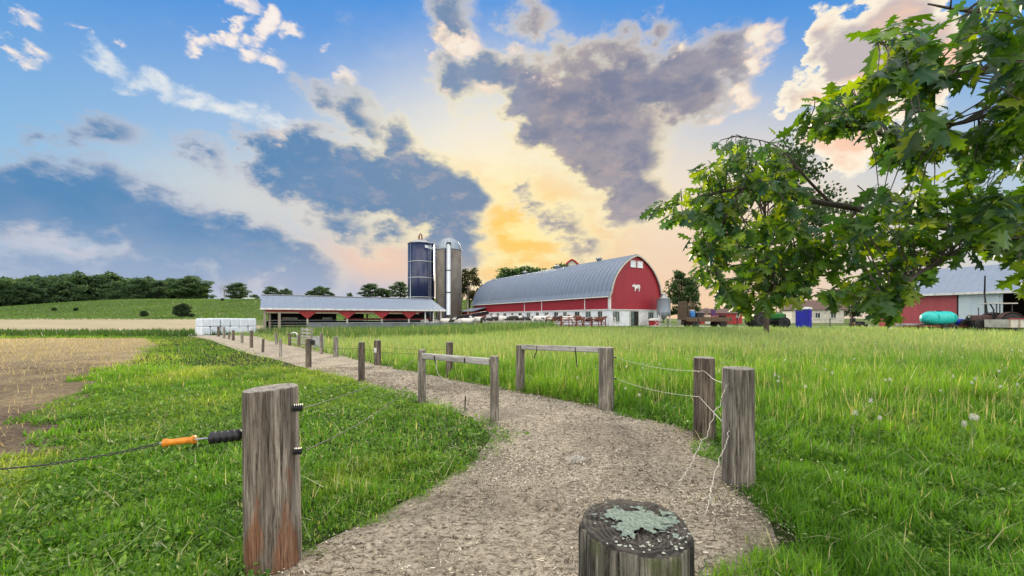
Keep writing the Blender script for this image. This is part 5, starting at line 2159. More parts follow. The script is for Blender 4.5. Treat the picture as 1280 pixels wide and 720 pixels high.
# ------------------------------------------------------------------ whole trees
def tree_proto(name, seed, H, Wd, crown0, dark, lite, n_leaf, leaf, lobes=11, mat='leaf', shape='round', trunk_r=.28):
    """tapered trunk and limbs, crown of leaf-sized faces filling clumps"""
    g = np.random.default_rng(seed)
    gr_ = random.Random(seed)
    root = thing(name, None, None)
    z0 = H * crown0
    mb = MB()
    top = Vector((gr_.uniform(-.04, .04) * Wd, gr_.uniform(-.04, .04) * Wd, H * .88))
    path = [Vector((0, 0, -.3)), Vector((0, 0, .25)), Vector((.02 * Wd, 0, z0 + .1 * H)), top.lerp(Vector((0, 0, H * .5)), .5), top]
    mb.tube(path, [trunk_r * 1.35, trunk_r, trunk_r * .75, trunk_r * .45, trunk_r * .1], 10)
    mb.build('trunk', M['bark'], root)
    cs = []
    for i in range(lobes):
        if shape == 'round':
            a = i * 2.399 + gr_.uniform(-.3, .3)
            t = (i + .5) / lobes
            z = z0 + (H - z0) * (.10 + .80 * t)
            rad = Wd / 2 * math.sqrt(max(.05, 1 - (2 * t - .85) ** 2)) * gr_.uniform(.45, .80)
            s = Wd * gr_.uniform(.17, .25)
        elif shape == 'cone':
            a = i * 2.399
            t = (i + .5) / lobes
            z = z0 + (H - z0) * t * .95
            rad = Wd / 2 * (1 - t) * gr_.uniform(.4, .8)
            s = Wd * (.10 + .18 * (1 - t))
        else:
            a = i * 2.399 + gr_.uniform(-.4, .4)
            t = (i + .5) / lobes
            z = z0 + (H - z0) * (.2 + .7 * t)
            rad = Wd / 2 * gr_.uniform(.35, .95) * (1 - .4 * t)
            s = Wd * gr_.uniform(.13, .20)
        cs.append((Vector((rad * math.cos(a), rad * math.sin(a), z)), s))
    lm = MB()
    for c, s in cs:
        b = Vector((0, 0, max(z0 * .7, c.z - .32 * H)))
        lm.tube([b, b.lerp(c, .5) + Vector((0, 0, .04 * H)), c], [trunk_r * .38, trunk_r * .22, trunk_r * .06], 6)
    lm.build('limbs', M['bark'], root)
    pts, cl = [], []
    per = n_leaf // len(cs)
    for c, s in cs:
        # sub-clumps on the lobe give light and dark masses and a ragged outline
        sub = [(c + Vector((gr_.gauss(0, 1), gr_.gauss(0, 1), gr_.gauss(0, .8))).normalized() * s * gr_.uniform(.35, .85), s * gr_.uniform(.28, .5)) for _ in range(9)]
        for q, (sc, sr) in enumerate(sub):
            m = per // len(sub)
            v = g.normal(0, 1, (m, 3))
            v /= np.linalg.norm(v, axis=1, keepdims=True)
            rr = sr * (.45 + .62 * g.random(m) ** .6)
            pts.append(np.array(sc) + v * rr[:, None] * np.array((1.1, 1.1, .8)))
            k = gr_.random()
            cl.append(np.tile(np.array(dark) * (1 - k) + np.array(lite) * k, (m, 1)))
    P = np.concatenate(pts)
    C_ = np.concatenate(cl) * (.7 + .6 * g.random((len(P), 1)))
    n = len(P)
    d = g.normal(0, 1, (n, 3))
    d[:, 2] -= .4
    nn = g.normal(0, .7, (n, 3)) + np.array((0, 0, .8))
    pv = np.array([(0, 0, 0), (.34, .45, -.06), (0, 1, -.14), (-.34, .45, -.06)])
    leaves_mesh('crown', P, d, nn, leaf * (.6 + .8 * g.random(n)), C_, M[mat], root, (pv, np.array([[0, 1, 2, 3]])))
    return root


def put(proto, loc, rz, sc, label, cat='tree', group=None, first=False, name=None):
    o = proto if first else copy_tree(proto)
    if name:
        o.name = name
    o.location = loc
    o.rotation_euler = (0, 0, rz)
    o.scale = (sc, sc, sc) if isinstance(sc, (int, float)) else sc
    for k in ('group',):
        if k in o:
            del o[k]
    return tag(o, label, cat, group)


DK, LT = (.048, .10, .046), (.10, .17, .068)
broad = tree_proto('broadleaf_tree', 101, 14, 11, .16, DK, LT, 6500, .55)
broad2 = tree_proto('broadleaf_tree', 202, 14, 9.5, .14, (.046, .096, .050), (.09, .155, .07), 6500, .5, lobes=13)
first = {broad: True, broad2: True}


def use(pr):
    f = first.get(pr, False)
    first[pr] = False
    return f


# wood on the hill: two staggered rows, lower to the left
wr = random.Random(5)
for i in range(30):
    px = -70 + i * 10.6 + wr.uniform(-3, 3)
    d = wr.uniform(188, 215) - 45 * max(0, (60 - px) / 130)
    p = at(px, d, -.5)
    toppy = 346 + (px - 128) ** 2 * .0001 + wr.uniform(-4, 5) + (4 if 150 < px < 225 else 0)
    hh = EYE + (HY - toppy) / F * d - p.z
    pr = (broad, broad2)[i % 2]
    s = hh / 14
    put(pr, p, wr.uniform(0, 6.28), (s * 1.45, s * 1.45, s), 'dark green broadleaf tree in the dense wood behind the grassy hill', group='trees of the wood behind the hill', first=use(pr))
for i in range(11):
    px = -75 + i * 11 + wr.uniform(-3, 3)
    d = 150 + i * 2.2 + wr.uniform(-4, 4)
    p = at(px, d, -.4)
    hh = EYE + (HY - (352 + wr.uniform(-3, 9))) / F * d - p.z
    pr = (broad2, broad)[i % 2]
    s = max(5, hh) / 14
    put(pr, p, wr.uniform(0, 6.28), (s * 1.5, s * 1.5, s), 'dark green broadleaf tree in the dense wood behind the grassy hill', group='trees of the wood behind the hill')
# single trees along the skyline: px, distance, top py, width factor, label
sky_trees = [
    (238, 195, 347, 1.0, 'tallest ragged tree ending the wood on its right side'),
    (296, 190, 353, .85, 'rounded dark tree alone on the hill, left of the open shed'),
    (318, 185, 368, .8, 'low dark tree just left of the open shed roof'),
    (340, 170, 358, .9, 'dark bushy tree behind the left end of the shed roof'),
    (357, 172, 361, .7, 'smaller bushy tree behind the left end of the shed roof'),
    (388, 175, 363, .9, 'low spreading tree behind the shed roof'),
    (402, 178, 358, .8, 'rounded tree behind the shed roof, taller of that pair'),
    (415, 180, 366, .7, 'low tree trailing right behind the shed roof'),
    (437, 185, 366, .5, 'tiny pointed tree in the gap behind the shed roof'),
    (463, 165, 354, 1.0, 'broad tree behind the shed roof, left of the blue silo'),
    (482, 168, 361, .9, 'mid green tree filling the gap left of the blue silo'),
    (500, 160, 352, .8, 'tree touching the left side of the blue silo'),
    (648, 150, 334, 1.0, 'dark tree crown rising behind the long barn roof'),
    (672, 152, 334, .9, 'second dark crown behind the long barn roof, nearer its middle'),
    (633, 155, 342, .8, 'low crown behind the far end of the barn roof'),
    (701, 148, 330, .55, 'small dark round crown peeping over the barn ridge'),
]
for i, (px, d, ty, wf, lab) in enumerate(sky_trees):
    p = at(px, d, -.3)
    hh = EYE + (HY - ty) / F * d - p.z
    s = hh / 14
    wf *= 2.3
    pr = (broad, broad2)[i % 2]
    put(pr, p, i * 1.7, (s * wf, s * wf, s), lab)
# tree behind the silo: looser, brownish
ob = tree_proto('broadleaf_tree', 303, 16, 11, .18, (.030, .038, .016), (.085, .085, .030), 5200, .5, lobes=14, shape='loose', trunk_r=.34)
p = at(586, 104)
put(ob, p, .4, (EYE + (HY - 335) / F * 104 - p.z) / 16, 'loose olive tree between the concrete silo and the long barn', first=True)
# dark tree to the right of the silver bin
rt = tree_proto('broadleaf_tree', 404, 11, 8.0, .10, (.022, .055, .020), (.055, .115, .032), 6500, .40, lobes=13)
p = at(853, 70)
put(rt, p, .3, (EYE + (HY - 338) / F * 70 - p.z) / 11, 'dense dark green tree right of the silver feed bin', first=True)
# mid-distance tree behind the oak leaves
mt_ = tree_proto('broadleaf_tree', 505, 15, 10, .22, (.026, .060, .026), (.065, .115, .042), 11000, .26, lobes=17, shape='loose', trunk_r=.19)
p = at(958, 33)
put(mt_, p, 1.1, (EYE + (HY - 172) / F * 33 - p.z) / 15, 'tall grey green tree in the meadow edge behind the oak leaves', first=True)
# trees beyond the road on the right
for i, (px, d, ty, wf, lab) in enumerate([(1065, 100, 352, 1.0, 'broad tree behind the farmhouse'), (985, 105, 360, .9, 'rounded tree behind the green tractor'), (1105, 95, 348, 1.0, 'tree left of the machine shed behind the hanging leaves'),
                                          (918, 112, 368, .9, 'low tree behind the low red shed'), (1290, 90, 330, .9, 'tree behind the machine shed roof')]):
    p = at(px, d, -.2)
    s = (EYE + (HY - ty) / F * d - p.z) / 14
    put((broad2, broad)[i % 2], p, i * 2.1, (s * wf, s * wf, s), lab)
# shrubs on the hill
sh = tree_proto('round_shrub', 606, 3.4, 3.9, .06, (.020, .045, .020), (.040, .078, .030), 6500, .24, lobes=18, trunk_r=.14)
p = at(228, 101, -.05)
put(sh, p, .2, (EYE + (HY - 380) / F * 101 - p.z) / 3.4, 'round dark shrub standing alone on the hill slope', cat='shrub', first=True)
for px, d, s, lab in ((180, 102, .45, 'small dark shrub low on the hill, left of the round one'), (240, 100, .3, 'tiny shrub at the foot of the round shrub'), (68, 118, .32, 'tiny shrub at the hill foot, far left'), (95, 118, .3, 'tiny shrub at the hill foot near the far left one'),
                      (258, 175, .32, 'dark low shrub on the hill crest below the bare tree'), (290, 175, .35, 'dark low shrub on the hill crest beside the rounded tree'), (278, 150, .3, 'small dark shrub near the top of the hill')):
    put(sh, at(px, d, -.05), px, s, lab, cat='shrub')


def bare_tree():
    p = at(280, 185)
    root = thing('bare_tree', 'grey leafless tree on the hill crest', 'tree', p)
    g = random.Random(3)
    H = EYE + (HY - 356) / F * 185 - p.z
    MB().tube([(0, 0, -.3), (.1, 0, H * .4), (-.1, 0, H * .75), (.1, 0, H)], [.28, .2, .12, .03], 8).build('trunk', M['post_board'], root)
    br = MB()
    for i in range(16):
        z = H * (.3 + .04 * i)
        a = g.uniform(0, 6.28)
        l = H * .34 * (1 - .03 * i)
        e = Vector((math.cos(a) * l, math.sin(a) * l, z + l * .75))
        br.tube([(0, 0, z), (e.x * .5, e.y * .5, z + l * .25), e], [.10, .07, .025], 5)
        for k in range(3):
            f = Vector((0, 0, z)).lerp(e, g.uniform(.45, .9))
            br.tube([f, f + Vector((g.uniform(-1, 1), g.uniform(-1, 1), g.uniform(.4, 1.3))) * .9], [.04, .012], 4)
    br.build('limbs', M['post_board'], root)


bare_tree()
mb = MB()
p = at(312, 165)
tr_ = thing('feed_trough', 'low pale trough on the hill left of the shed', 'trough', p, .1)
part('tub', M['white'], tr_, (-1.8, 1.8, -.5, .5, .25, .7))
part('leg', M['steel'], tr_, (-1.6, -1.5, -.4, .4, 0, .25))
part('leg', M['steel'], tr_, (1.5, 1.6, -.4, .4, 0, .25))


# ------------------------------------------------------------------ cattle
def cow_mat(name, light, dark, thr):
    m, nt, b = new_mat(name)
    n = noise(nt, mapped(nt, (1.0, .8, .9)), 1.35, 2, .4)
    nt.links.new(ramp(nt, n.outputs[0], [(thr, dark), (thr + .015, light)]), b.inputs['Base Color'])
    b.inputs['Roughness'].default_value = .75
    return m


M['cow_bw'] = cow_mat('black_white_hide', (.62, .60, .56), (.018, .016, .015), .50)
M['cow_white'] = cow_mat('mostly_white_hide', (.66, .63, .59), (.02, .018, .016), .36)
M['cow_black'] = cow_mat('mostly_black_hide', (.55, .52, .48), (.016, .014, .013), .64)
M['cow_red'] = cow_mat('red_brown_hide', (.50, .44, .38), (.14, .045, .025), .60)


def skin_mesh(name, joints, edges, mat, levels=1):
    me = bpy.data.meshes.new(name)
    me.from_pydata([j[0] for j in joints], edges, [])
    o = bpy.data.objects.new(name, me)
    COL.objects.link(o)
    sk = o.modifiers.new('skin', 'SKIN')
    for v, (_, r) in zip(me.skin_vertices[0].data, joints):
        v.radius = r if isinstance(r, tuple) else (r, r)
    me.skin_vertices[0].data[0].use_root = True
    sub = o.modifiers.new('sub', 'SUBSURF')
    sub.levels = sub.render_levels = levels
    dg = bpy.context.evaluated_depsgraph_get()
    dg.update()
    m2 = bpy.data.meshes.new_from_object(o.evaluated_get(dg))
    o.modifiers.clear()
    o.data = m2
    bpy.data.meshes.remove(me)
    m2.name = name
    m2.materials.clear()
    m2.materials.append(mat)
    m2.polygons.foreach_set('use_smooth', [True] * len(m2.polygons))
    return o


def cow_proto(mat, head='up'):
    hz, mz, hy, my = (1.42, 1.28, 1.22, 1.48) if head == 'up' else (.72, .42, 1.30, 1.42)
    J = [((0, -.72, 1.16), (.30, .27)), ((0, -.25, 1.08), (.36, .33)), ((0, .30, 1.06), (.35, .33)), ((0, .66, 1.12), (.27, .29)),
         ((0, .98, 1.24 if head == 'up' else 1.02), (.15, .19)), ((0, hy, hz), (.115, .13)), ((0, my, mz), (.085, .085)),
         ((.20, -.80, .86), (.14, .17)), ((.22, -.94, .52), (.065, .075)), ((.22, -.88, .28), (.05, .05)), ((.22, -.86, .03), (.06, .07)),
         ((-.20, -.80, .86), (.14, .17)), ((-.22, -.94, .52), (.065, .075)), ((-.22, -.88, .28), (.05, .05)), ((-.22, -.86, .03), (.06, .07)),
         ((.17, .58, .78), (.11, .13)), ((.17, .60, .45), (.06, .065)), ((.17, .57, .24), (.045, .045)), ((.17, .60, .03), (.06, .065)),
         ((-.17, .58, .78), (.11, .13)), ((-.17, .60, .45), (.06, .065)), ((-.17, .57, .24), (.045, .045)), ((-.17, .60, .03), (.06, .065)),
         ((0, -.42, .72), (.17, .16))]
    E = [(0, 1), (1, 2), (2, 3), (3, 4), (4, 5), (5, 6), (0, 7), (7, 8), (8, 9), (9, 10), (0, 11), (11, 12), (12, 13), (13, 14), (3, 15), (15, 16), (16, 17), (17, 18), (3, 19), (19, 20), (20, 21), (21, 22), (1, 23)]
    o = skin_mesh('cow', J, E, mat)
    for s in (1, -1):
        mb = MB()
        mb.tube([(s * .09, hy - .04, hz + .07), (s * .19, hy - .06, hz + .07), (s * .27, hy - .08, hz + .03)], [.03, .055, .015], 7)
        mb.build('ear', mat, o)
    mb = MB()
    mb.tube([(0, -1.00, 1.26), (0, -1.09, 1.08), (0, -1.07, .72), (.02, -1.07, .50), (.02, -1.07, .38)], [.035, .028, .022, .045, .01], 7)
    mb.build('tail', mat, o)
    return o


COWS = {('cow_bw', 'up'): None, ('cow_white', 'up'): None, ('cow_black', 'down'): None, ('cow_white', 'down'): None, ('cow_red', 'up'): None, ('cow_bw', 'down'): None}
COWS = {k: cow_proto(M[k[0]], k[1]) for k in COWS}
used_c = {k: False for k in COWS}
LAB = {'cow_bw': 'black and white patched cow in the herd by the barn yard fence', 'cow_white': 'mostly white cow with few dark patches in the yard herd', 'cow_black': 'mostly black cow lowering its head in the yard herd', 'cow_red': 'red-brown cow standing near the rusty feeder gates'}


def put_cow(k, px, d, rz, sc=1.0):
    o = COWS[k] if not used_c[k] else copy_tree(COWS[k])
    used_c[k] = True
    o.location = at(px, d, .03)
    o.rotation_euler = (0, 0, rz)
    o.scale = (sc, sc, sc)
    lab = LAB[k[0]]
    if k[1] == 'down' and k[0] != 'cow_black':
        lab = lab.replace('cow', 'grazing cow', 1)
    return tag(o, lab, 'cow', 'dairy cows in the barn yard')


cr = random.Random(12)
herd = [(533, 52, 'cow_bw', 'down'), (545, 52.5, 'cow_white', 'up'), (558, 51.5, 'cow_bw', 'up'), (566, 54, 'cow_black', 'down'), (573, 52, 'cow_bw', 'down'), (583, 51.3, 'cow_white', 'up'), (592, 53, 'cow_bw', 'down'),
        (600, 51.8, 'cow_bw', 'up'), (609, 54, 'cow_bw', 'down'), (617, 52, 'cow_black', 'down'), (626, 52.2, 'cow_bw', 'up'), (634, 54, 'cow_white', 'down'), (641, 52, 'cow_black', 'down'), (649, 53, 'cow_bw', 'up'),
        (657, 52, 'cow_black', 'down'), (666, 53.5, 'cow_bw', 'down'), (674, 52, 'cow_white', 'up'), (681, 53.6, 'cow_bw', 'down'), (690, 53.5, 'cow_bw', 'up'), (699, 55, 'cow_red', 'up'), (709, 54.5, 'cow_white', 'up'), (721, 55.2, 'cow_red', 'up'), (735, 55, 'cow_bw', 'up'), (747, 55.6, 'cow_red', 'up')]
for px, d, a, b in herd:
    rz = cr.choice((R(90), R(-90))) + cr.uniform(-.6, .6)
    put_cow((a, b), px, d, rz, cr.uniform(.92, 1.06))


# yard fence in front of the herd
def yard_fence():
    root = thing('plank_fence', 'pale low plank fence in front of the patched cows', 'fence', at(604, 49.6), 0)
    base = at(604, 49.6)
    pts = [at(px, 49.6 + (px - 604) * .01) - base for px in (604, 617, 630, 643, 656, 664)]
    for p in pts:
        MB().bar(p, p + Vector((0, 0, 1.05)), .16).build('post', M['post_pale'], root)
    for a, b in zip(pts[:-1], pts[1:]):
        for z in (.32, .75):
            MB().bar(a + Vector((0, -.1, z)), b + Vector((0, -.1, z)), .05, .24).build('board', M['rail'], root)
    # rusty red tubular gates
    labs = ['rusty red feeder gate nearest the white cows', 'rusty red feeder gate, second along from the cows', 'rusty red feeder gate, third along towards the gable', 'rusty red feeder gate below the barn corner board']
    for i, px in enumerate((692, 711, 730, 748)):
        b0 = at(px, 51.3)
        g_ = thing('feeder_gate', labs[i], 'gate', b0, R(4), 'rusty feeder gates')
        w = 1.85
        for z in (.3, .62, .94, 1.22):
            MB().bar((-w / 2, 0, z), (w / 2, 0, z), .075).build('bar', M['rust'], g_)
        for x in (-w / 2, 0, w / 2):
            MB().bar((x, -.05, 0), (x, -.05, 1.3), .10).build('upright', M['rust'], g_)
        MB().bar((-w / 2, .05, .3), (0, .05, 1.22), .05).build('brace', M['rust'], g_)
        MB().bar((0, .05, 1.22), (w / 2, .05, .3), .05).build('brace', M['rust'], g_)
    b0 = at(765, 52.2)
    g_ = thing('white_gate', 'short white ladder gate at the right end of the rusty gates', 'gate', b0, R(4))
    for z in (.25, .55, .85, 1.15):
        MB().bar((-.4, 0, z), (.4, 0, z), .09).build('bar', M['white'], g_)
    for x in (-.4, .4):
        MB().bar((x, -.05, 0), (x, -.05, 1.25), .10).build('upright', M['white'], g_)


yard_fence()


# ------------------------------------------------------------------ wheels and farm machines
def wheel(parent, c, r, w, rim_mat, axis=(1, 0, 0), lugs=0):
    """tyre with rounded shoulders, its rim a sub-part"""
    c = Vector(c)
    ax = Vector(axis).normalized()
    ri = r * .56
    mb = MB()
    prof = [(ri, -w * .42), (r * .86, -w * .5), (r * .97, -w * .40), (r, -w * .2), (r, w * .2), (r * .97, w * .40), (r * .86, w * .5), (ri, w * .42)]
    mb.lathe(c, prof, 28, axis=ax)
    if lugs:
        q = ax.to_track_quat('Z', 'Y').to_matrix()
        for k in range(lugs):
            a = 2 * math.pi * k / lugs
            for s in (-1, 1):
                a2 = a + s * .07
                p0 = q @ Vector((r * math.cos(a) * 1.0, r * math.sin(a) * 1.0, s * w * .04))
                p1 = q @ Vector((r * math.cos(a2 + .12) * .985, r * math.sin(a2 + .12) * .985, s * w * .46))
                mb.bar(c + p0, c + p1, r * .07, r * .06)
    t = mb.build('wheel', M['tyre'], parent)
    m2 = MB()
    m2.lathe(c, [(.0, -w * .12), (r * .14, -w * .20), (r * .16, -w * .06), (ri * .8, w * .02), (ri * .97, -w * .40), (ri * 1.03, -w * .44), (ri * 1.03, w * .44), (ri * .97, w * .40), (ri * .8, w * .06), (0, w * .06)], 24, axis=ax)
    m2.build('rim', rim_mat, t)
    return t


def tractor(loc, rz, label, body, rimm, canopy=False, s=1.0):
    root = thing('tractor', label, 'tractor', loc, rz)
    root.scale = (s, s, s)
    # local +x is forward
    for sy in (-1, 1):
        wheel(root, (-.95, sy * .86, .83), .83, .46, M[rimm], (0, sy, 0), 16)
        wheel(root, (1.25, sy * .78, .55), .55, .30, M[rimm], (0, sy, 0), 14)
        f = MB()
        pr = []
        for k in range(9):
            a = R(15 + k * 18)
            pr.append((-.95 + math.cos(a) * .93, .83 + math.sin(a) * .93))
        for k in range(8):
            (x0, z0), (x1, z1) = pr[k], pr[k + 1]
            y0, y1 = sorted((sy * .55, sy * 1.06))
            f.prism([(x0, y0, z0), (x1, y0, z1), (x1, y1, z1), (x0, y1, z0)], ((x0 + .95) * .04, 0, (z0 - .83) * .04))
        f.build('fender', M[body], root)
    h = MB()
    h.box((.75, 0, 1.20), (1.75, .62, .62), bev=.10)
    h.build('hood', M[body], root)
    g = MB()
    g.box((1.66, 0, 1.18), (.08, .52, .50), bev=.02)
    g.build('grille', M['blackplastic'], root)
    for sy in (-.17, .17):
        MB().lathe((1.70, sy, 1.32), [(.07, 0), (.075, .03), (.04, .045), (0, .05)], 12, axis=(1, 0, 0)).build('headlight', M['white'], root)
    c = MB()
    c.box((.25, 0, .74), (2.5, .42, .42), bev=.05)
    c.bar((-.95, -.75, .83), (-.95, .75, .83), .22)
    c.bar((1.25, -.7, .55), (1.25, .7, .55), .14)
    c.build('chassis', M['blackplastic'], root)
    se = MB()
    se.box((-.95, 0, 1.22), (.5, .5, .14), bev=.04)
    se.box((-1.20, 0, 1.48), (.12, .48, .45), bev=.04)
    se.build('seat', M['yellow'] if body == 'tractorgreen' else M['blackplastic'], root)
    sw = MB()
    ring = [Vector((-.38 + .06 * math.cos(t), .2 * math.sin(t), 1.62 + .19 * math.cos(t))) for t in [i * math.pi / 8 for i in range(17)]]
    sw.tube(ring, .018, 6, cap=False)
    sw.bar((-.1, 0, 1.35), (-.38, 0, 1.62), .035)
    sw.build('steering_wheel', M['blackplastic'], root)
    MB().tube([(.95, .16, 1.5), (.95, .16, 2.05), (.98, .16, 2.2)], .04, 8).build('exhaust', M['blackplastic'], root)
    rp = MB()
    if canopy:
        for sx in (-1.35, -.15):
            for sy in (-.55, .55):
                MB().bar((sx, sy, 1.0), (sx, sy, 2.55), .06).build('canopy_post', M['blackplastic'], root)
        MB().box((-.75, 0, 2.6), (1.9, 1.4, .09), bev=.03).build('canopy', M['cream'], root)
    else:
        for sy in (-.5, .5):
            rp.bar((-1.35, sy, 1.0), (-1.35, sy, 2.35), .08)
        rp.bar((-1.35, -.54, 2.35), (-1.35, .54, 2.35), .08)
        rp.build('roll_bar', M[body], root)
    return root


tractor(at(959, 46.5), R(-6), 'green tractor with grey rimmed wheels behind the tall meadow edge tree', 'tractorgreen', 'steel', False, 1.12)
M['oldtractor'] = pm('faded_dark_tractor_paint', (.10, .05, .045), (.045, .03, .028), 5, rough=.7)
tractor(at(1236, 37.2), R(170), 'old dark tractor with a flat cream canopy before the pale shed door', 'oldtractor', 'rust', True, .98)


def wagon():
    L, Wd = 5.4, 2.2
    p = at(880, 47.2)
    root = thing('hay_wagon', 'brown wooden hay wagon with high slatted rack and a loaded bed', 'wagon', p, R(3))
    part('bed', M['oldwood'], root, (-L / 2, L / 2, -Wd / 2, Wd / 2, .92, 1.08))
    part('side_board', M['oldwood'], root, (-L / 2, L / 2, -Wd / 2 - .06, -Wd / 2 - .003, .74, 1.24))
    part('frame_beam', M['rust'], root, (-L / 2 + .2, L / 2 - .2, -.4, -.28, .72, .915), (-L / 2 + .2, L / 2 - .2, .28, .4, .72, .915))
    for sx in (-1.55, 1.75):
        part('axle', M['rust'], root, (sx - .08, sx + .08, -.8, .8, .38, .52))
        part('bolster', M['rust'], root, (sx - .1, sx + .1, -.45, .45, .525, .715))
        for sy in (-.95, .95):
            wheel(root, (sx, sy, .44), .44, .24, M['cream'], (0, sy, 0), 0)
    rk = MB()
    for k in range(9):
        rk.box((-L / 2 + .05, -Wd / 2 + .12 + k * (Wd - .24) / 8, 2.1), (.06, .14, 2.04))
    for z in (1.5, 2.2, 2.9):
        rk.box((-L / 2 + .115, 0, z), (.05, Wd, .12))
    rk.build('rear_rack', M['oldwood'], root)
    rk = MB()
    for k in range(6):
        rk.box((-L / 2 + .30 + k * .35, Wd / 2 - .04, 2.05), (.12, .05, 1.9))
    for z in (1.4, 2.0, 2.6):
        rk.box((-L / 2 + 1.15, Wd / 2 - .09, z), (2.2, .045, .13))
    rk.build('side_rack', M['oldwood'], root)
    MB().bar((L / 2 - .1, 0, .62), (L / 2 + 1.3, 0, .35), .09).build('drawbar', M['rust'], root)

    def load(name, label, cat, x, y, fn, group=None):
        o = thing(name, label, cat, root.matrix_basis @ Vector((x, y, 1.082)), R(3) + rnd.uniform(-.2, .2), group)
        fn(o)
    load('barrel', 'light blue barrel at the rack end of the hay wagon', 'barrel', -1.75, -.65, lambda o: (MB().lathe((0, 0, 0), [(.26, 0), (.30, .05), (.30, .28), (.315, .30), (.30, .32), (.30, .55), (.315, .57), (.30, .59), (.29, .85), (.25, .88)], 20).build('drum', M['bluelight'], o), MB().lathe((.1, 0, .885), [(.05, 0), (.05, .03), (0, .035)], 10).build('cap', M['white'], o)))
    load('barrel', 'pale bucket standing behind the light blue barrel', 'bucket', -1.45, .1, lambda o: (MB().lathe((0, 0, 0), [(.2, 0), (.28, .9), (.29, 1.0), (.29, 1.04)], 18).build('tub', M['cream'], o)))

    def boxes(o):
        MB().box((0, 0, .35), (.75, .6, .7), bev=.03).build('body', M['blackplastic'], o)
        MB().box((.02, 0, .72), (.8, .65, .05), bev=.02).build('lid', M['steel'], o)
    load('storage_box', 'dark storage box in the middle of the wagon bed', 'box', -.75, -.35, boxes)

    def heap(o):
        g = random.Random(2)
        for i in range(4):
            MB().bar((g.uniform(-.4, .4), g.uniform(-.3, .3), .05), (g.uniform(-.3, .3), g.uniform(-.2, .2), 1.25), .07).build('stake', M['post_pale'], o)
        MB().lathe((0, 0, 0), [(.5, 0), (.48, .18), (.30, .34), (.12, .42), (0, .44)], 14).build('heap', M['tan'], o)
    load('stake_bundle', 'pale stakes stuck in a tan heap on the wagon', 'stakes', .15, -.2, heap)

    def chair(o):
        MB().box((0, 0, .42), (.55, .5, .10), bev=.03).build('seat', M['purple'], o)
        MB().box((-.05, .26, .75), (.55, .08, .6), bev=.03).build('backrest', M['purple'], o)
        for sx in (-.22, .22):
            for sy in (-.2, .2):
                MB().bar((sx, sy, 0), (sx, sy, .365), .05).build('leg', M['steel'], o)
    load('chair', 'purple chair facing out near the front of the wagon bed', 'chair', 1.15, -.3, chair)

    def tyre(o):
        MB().lathe((0, 0, 0), [(.22, .02), (.42, 0), (.48, .08), (.42, .2), (.22, .18)], 22).build('casing', M['tyre'], o)
        MB().lathe((0, 0, .205), [(.22, .0), (.40, 0), (.45, .08), (.40, .2), (.22, .18)], 22).build('casing', M['tyre'], o)
    load('tyre_pair', 'two old tyres lying at the front end of the wagon', 'tyres', 2.1, -.2, tyre)


wagon()


def toilet():
    p = at(1004.5, 43.2)
    root = thing('portable_toilet', 'dark blue portable toilet with white roof beside the gravel road', 'portable toilet', p, R(34))
    s = 1.14
    b = MB()
    b.box((0, 0, 1.10), (s, s, 1.98), bev=.05)
    b.build('cabin', M['blueplastic'], root)
    part('base_skid', M['blackplastic'], root, (-s / 2, s / 2, -s / 2, s / 2, 0, .105))
    d = part('door', M['bluepanel'], root, (-.42, .42, -s / 2 - .04, -s / 2 - .002, .16, 2.0))
    part('latch', M['white'], d, (.30, .37, -s / 2 - .075, -s / 2 - .042, 1.0, 1.12))
    part('side_panel', M['bluepanel'], root, (s / 2 + .002, s / 2 + .03, -.42, .42, .2, 1.9))
    part('side_panel', M['bluepanel'], root, (-s / 2 - .03, -s / 2 - .002, -.42, .42, .2, 1.9))
    r = MB()
    n = 8
    pr = [(-s / 2 - .06, 2.095)] + [(-(s / 2 + .02) * math.cos(math.pi * i / n), 2.17 + .17 * math.sin(math.pi * i / n)) for i in range(n + 1)] + [(s / 2 + .06, 2.095)]
    r.prism([(x, -s / 2 - .06, z) for x, z in pr], (0, s + .12, 0))
    r.build('roof', M['white'], root)
    MB().tube([(-.35, .35, 2.2), (-.35, .35, 2.62)], .05, 8).build('vent_pipe', M['white'], root)


M['bluepanel'] = pm('blue_moulded_panel', (.012, .02, .42), (.008, .014, .32), 3, rough=.4)
toilet()


